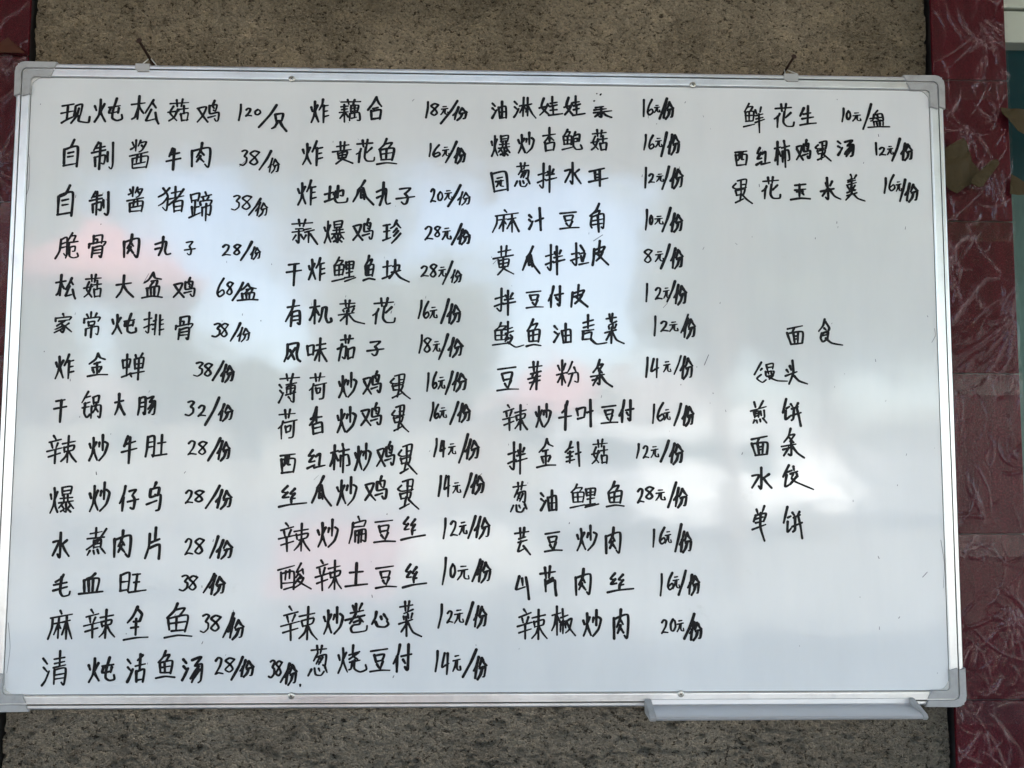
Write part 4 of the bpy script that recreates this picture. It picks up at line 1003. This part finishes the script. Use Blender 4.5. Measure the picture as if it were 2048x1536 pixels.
# ---------------------------------------------------------------- unseen things in front of the house, placed for the board's reflections
LEAF = mat('leaves', (0.07, 0.1, 0.035), rough=0.55)
link(LEAF, ramp(LEAF, noise(LEAF, coords(LEAF), 1.6, 4), [(0.3, (0.03, 0.05, 0.018)), (0.7, (0.075, 0.11, 0.04))]), bsdf(LEAF).inputs['Base Color'])
BARK = mat('bark', (0.13, 0.1, 0.075), rough=0.9)
def crown_mesh(seed, n=5200):
    g = np.random.default_rng(seed)
    nc = 34
    cc = g.normal(size=(nc, 3)); cc /= np.linalg.norm(cc, axis=1)[:, None]
    cc = cc * g.uniform(0.35, 1.0, (nc, 1)) * np.array([1.5, 1.5, 1.15])
    idx = g.integers(0, nc, n)
    p = cc[idx] + g.normal(size=(n, 3)) * 0.26
    a = g.normal(size=(n, 3)); a /= np.linalg.norm(a, axis=1)[:, None]
    b = np.cross(a, g.normal(size=(n, 3))); b /= np.linalg.norm(b, axis=1)[:, None]
    s = g.uniform(0.05, 0.11, (n, 1))
    v = np.stack([p - a * s, p - b * s * 0.6, p + a * s, p + b * s * 0.6], 1).reshape(-1, 3)
    me = bpy.data.meshes.new('crown')
    f = np.arange(n * 4).reshape(n, 4)
    me.from_pydata(v.tolist(), [], f.tolist())
    me.materials.append(LEAF)
    return me
def trunk_mesh(seed):
    r = random.Random(seed)
    bm = bmesh.new()
    add_tube(bm, [(0, 0, 0), (0.05, 0.02, 1.2), (0.0, 0.06, 2.4), (0.05, 0.0, 3.6)], [0.17, 0.13, 0.1, 0.04], 9)
    for k in range(6):
        a = k * 1.05 + r.random(); z = 1.7 + k * 0.25
        add_tube(bm, [(0.03, 0.03, z), (math.cos(a) * 0.5, math.sin(a) * 0.5, z + 0.5), (math.cos(a) * 1.0, math.sin(a) * 1.0, z + 0.8)], [0.06, 0.045, 0.015], 7)
    me = bpy.data.meshes.new('trunk'); bmesh.ops.recalc_face_normals(bm, faces=bm.faces); bm.to_mesh(me); bm.free()
    me.materials.append(BARK)
    return me
CM = [crown_mesh(3, 11000), crown_mesh(4, 11000), crown_mesh(5, 11000), crown_mesh(6, 2300), crown_mesh(8, 2300)]
TM = [trunk_mesh(1), trunk_mesh(2)]
def tree(x, y, s, sz, k, label, sparse=False):
    t = thing('leafy_tree', label, 'tree', (x, y, GROUND), 'trees across the yard')
    t.scale = (s, s, sz)
    t.rotation_euler = (0, 0, k * 1.7)
    for nm, me, lz in (('trunk', TM[k % 2], 0), ('crown', CM[3 + k % 2] if sparse else CM[k % 3], 3.2)):
        o = bpy.data.objects.new(nm, me); C.objects.link(o); o.parent = t; o.location = (0, 0, lz)
for k, (bx_, d, s, sz, lab) in enumerate((
        (-0.63, 13, 1.0, 1.05, 'bushy tree across the yard, at the far left'),
        (-0.40, 15, 0.55, 1.0, 'slim tree across the yard, second from the left'),
        (-0.17, 14, 0.75, 1.02, 'round tree across the yard left of the house door'),
        (-0.05, 12, 0.5, 0.98, 'narrow tree across the yard in front of the house door'),
        (0.29, 14, 0.8, 1.3, 'tree across the yard right of the house door'),
        (0.43, 12, 1.15, 1.35, 'tall broad tree across the yard on the right'),
        (0.62, 13, 1.2, 1.45, 'tallest tree across the yard at the far right'),
        (0.82, 12, 1.2, 1.4, 'leafy tree across the yard, outermost on the right'),
        (-0.85, 12, 1.2, 1.3, 'leafy tree across the yard, outermost on the left'),
        (-0.30, 19, 0.6, 0.82, 'small tree standing behind the others on the left'),
        (0.10, 20, 0.9, 0.72, 'small tree standing behind the others near the middle'))):
    tree(bx_ * (d + 1.075) / 1.075, -d, s, sz, k, lab)
for k, (bx_, d, s, sz, lab) in enumerate((
        (-0.55, 8.5, 0.6, 1.45, 'unseen thin leaved tree placed nearer the board on the left'),
        (-0.20, 8.0, 0.6, 1.5, 'unseen thin leaved tree placed nearer the board left of its middle'),
        (0.30, 8.2, 0.7, 1.5, 'unseen thin leaved tree placed nearer the board on the right'))):
    tree(bx_ * (d + 1.075) / 1.075, -d, s, sz, k, lab, True)

PL = mat('cream_plaster', (0.5, 0.46, 0.38), rough=0.9)
link(PL, ramp(PL, noise(PL, coords(PL), 1.2, 5), [(0.3, (0.2, 0.19, 0.165)), (0.7, (0.27, 0.26, 0.22))]), bsdf(PL).inputs['Base Color'])
yard = thing('yard_house', 'low cream plastered house along the far side of the yard', 'house', (0, -24, GROUND))
box('wall', -16, 6.5, -3, 0, 0, 2.7, PL, yard)
bm = bmesh.new()
a = [bm.verts.new(v) for v in ((-16.3, 0.35, 2.65), (6.8, 0.35, 2.65), (6.8, -1.5, 3.7), (-16.3, -1.5, 3.7), (-16.3, -3.35, 2.65), (6.8, -3.35, 2.65))]
bm.faces.new((a[0], a[1], a[2], a[3])); bm.faces.new((a[3], a[2], a[5], a[4])); bm.faces.new((a[0], a[3], a[4])); bm.faces.new((a[1], a[5], a[2])); bm.faces.new((a[0], a[4], a[5], a[1]))
bmobj('roof', bm, mat('unseen_clay_roof', (0.16, 0.13, 0.115), 0.8), yard)
for k in range(6):
    x = -14 + k * 3.5
    if k == 4:
        box('door', x - 0.5, x + 0.5, 0.001, 0.04, 0, 2.1, mat('door_wood', (0.12, 0.07, 0.04), 0.6), yard)
    else:
        f = box('window', x - 0.6, x + 0.6, 0.001, 0.05, 0.9, 2.1, UPVC, yard)
        box('pane', x - 0.53, x + 0.53, 0.051, 0.056, 0.97, 2.03, GLASS, f)

RED = mat('red_canvas', (0.30, 0.125, 0.13), rough=0.7)
def parasol(x, y, top, r, label):
    t = thing('parasol', label, 'parasol', (x, y, GROUND), 'red parasols in the yard')
    H = top - GROUND
    bm = bmesh.new(); add_tube(bm, [(0, 0, 0.03), (0, 0, H)], 0.022, 10); bmobj('pole', bm, UPVC, t, smooth=True)
    bm = bmesh.new()
    apex = bm.verts.new((0, 0, H)); low = bm.verts.new((0, 0, H - 0.012))
    ring = [bm.verts.new((r * math.cos(a), r * math.sin(a), H - 0.42)) for a in [2 * math.pi * k / 8 for k in range(8)]]
    hem = [bm.verts.new((r * 1.01 * math.cos(a), r * 1.01 * math.sin(a), H - 0.56)) for a in [2 * math.pi * k / 8 for k in range(8)]]
    for k in range(8):
        j = (k + 1) % 8
        bm.faces.new((apex, ring[k], ring[j])); bm.faces.new((ring[k], hem[k], hem[j], ring[j]))
    bm.verts.remove(low)
    o = bmobj('canopy', bm, RED, t); s = o.modifiers.new('cloth', 'SOLIDIFY'); s.thickness = 0.004
    for k in range(8):
        a = 2 * math.pi * k / 8
        bm = bmesh.new(); add_tube(bm, [(0.02 * math.cos(a), 0.02 * math.sin(a), H - 0.03), (r * 0.98 * math.cos(a), r * 0.98 * math.sin(a), H - 0.44)], 0.008, 6)
        bmobj('rib', bm, UPVC, t)
    bm = bmesh.new(); add_tube(bm, [(0, 0, 0), (0, 0, 0.05)], 0.25, 20); bmobj('base', bm, DARK, t)
parasol(-2.95, -5.6, 1.68, 0.8, 'red parasol standing in the yard on the left')
parasol(0.72, -8.6, 1.0, 0.55, 'red parasol standing lower and farther back in the yard')

def cloth_table(x, y, w, m, label):
    t = thing('table', label, 'table', (x, y, GROUND), 'cloth covered tables in the yard')
    box('table_top', -w, w, -0.4, 0.4, 0.72, 0.745, WOODM, t, 0.004)
    for sx in (-1, 1):
        for sy in (-1, 1):
            box('leg', sx * (w - 0.06) - 0.02, sx * (w - 0.06) + 0.02, sy * 0.34 - 0.02, sy * 0.34 + 0.02, 0, 0.719, WOODM, t)
    bm = bmesh.new()
    n = 72
    def per(k, off, wob):
        a = 2 * math.pi * k / n
        c, s = math.cos(a), math.sin(a)
        q = max(abs(c), abs(s))
        e = off + wob * math.sin(k * 1.9)
        return (c / q * (w + e), s / q * (0.4 + e))
    rings = [[bm.verts.new((*per(k, o_, wb_), z)) for k in range(n)] for o_, wb_, z in ((0.004, 0, 0.751), (0.02, 0.01, 0.6), (0.04, 0.03, 0.28))]
    bm.faces.new(rings[0])
    for r0, r1 in zip(rings, rings[1:]):
        for k in range(n): bm.faces.new((r0[k], r1[k], r1[(k + 1) % n], r0[(k + 1) % n]))
    o = bmobj('cloth', bm, m, None, smooth=False, loc=(x, y, GROUND))
    s = o.modifiers.new('cloth', 'SOLIDIFY'); s.thickness = 0.002; s.offset = 1
    tag(o, 'red tablecloth hanging over the yard table' if m is RED else 'white tablecloth hanging over the nearer yard table', 'tablecloth')
cloth_table(-1.15, -6.6, 0.55, RED, 'wooden table under a red cloth in the yard')
cloth_table(-0.15, -5.9, 0.5, mat('white_cloth', (0.42, 0.41, 0.37), 0.8), 'smaller wooden table under a white cloth in the yard')

# made-up white van, side on, added as a bright reflection in the board
VW = mat('reflection_van_paint', (0.72, 0.72, 0.7), rough=0.3, coat=0.5)
van = thing('reflection_van', 'made-up white van added across the yard as a bright reflection', 'van', (3.3, -12.5, GROUND))
bm = bmesh.new()
side = [(-2.35, 0.35), (2.15, 0.35), (2.3, 0.5), (2.32, 0.95), (2.05, 1.12), (1.45, 1.85), (1.2, 1.95), (-2.2, 1.98), (-2.38, 1.85)]
add_prism(bm, side, 0.85, -0.85, 0.05)
bmobj('reflection_van_body', bm, VW, van)
for x0, x1 in ((-2.0, -0.9), (-0.8, 0.3), (0.4, 1.1)):
    box('reflection_van_window', x0, x1, 0.8505, 0.857, 1.2, 1.72, GLASS, van)
for x in (-1.5, 1.45):
    bm = bmesh.new()
    add_tube(bm, [(x, 0.68, 0.33), (x, 0.875, 0.33)], 0.33, 24)
    w_ = bmobj('reflection_van_wheel', bm, DARK, van)
    bm = bmesh.new()
    add_tube(bm, [(x, 0.8755, 0.33), (x, 0.885, 0.33)], 0.18, 16)
    bmobj('rim', bm, STEEL, w_)
bm = bmesh.new()
add_box(bm, -2.36, 2.3, 0.852, 0.87, 0.62, 0.68)
bmobj('reflection_van_strip', bm, DARK, van)
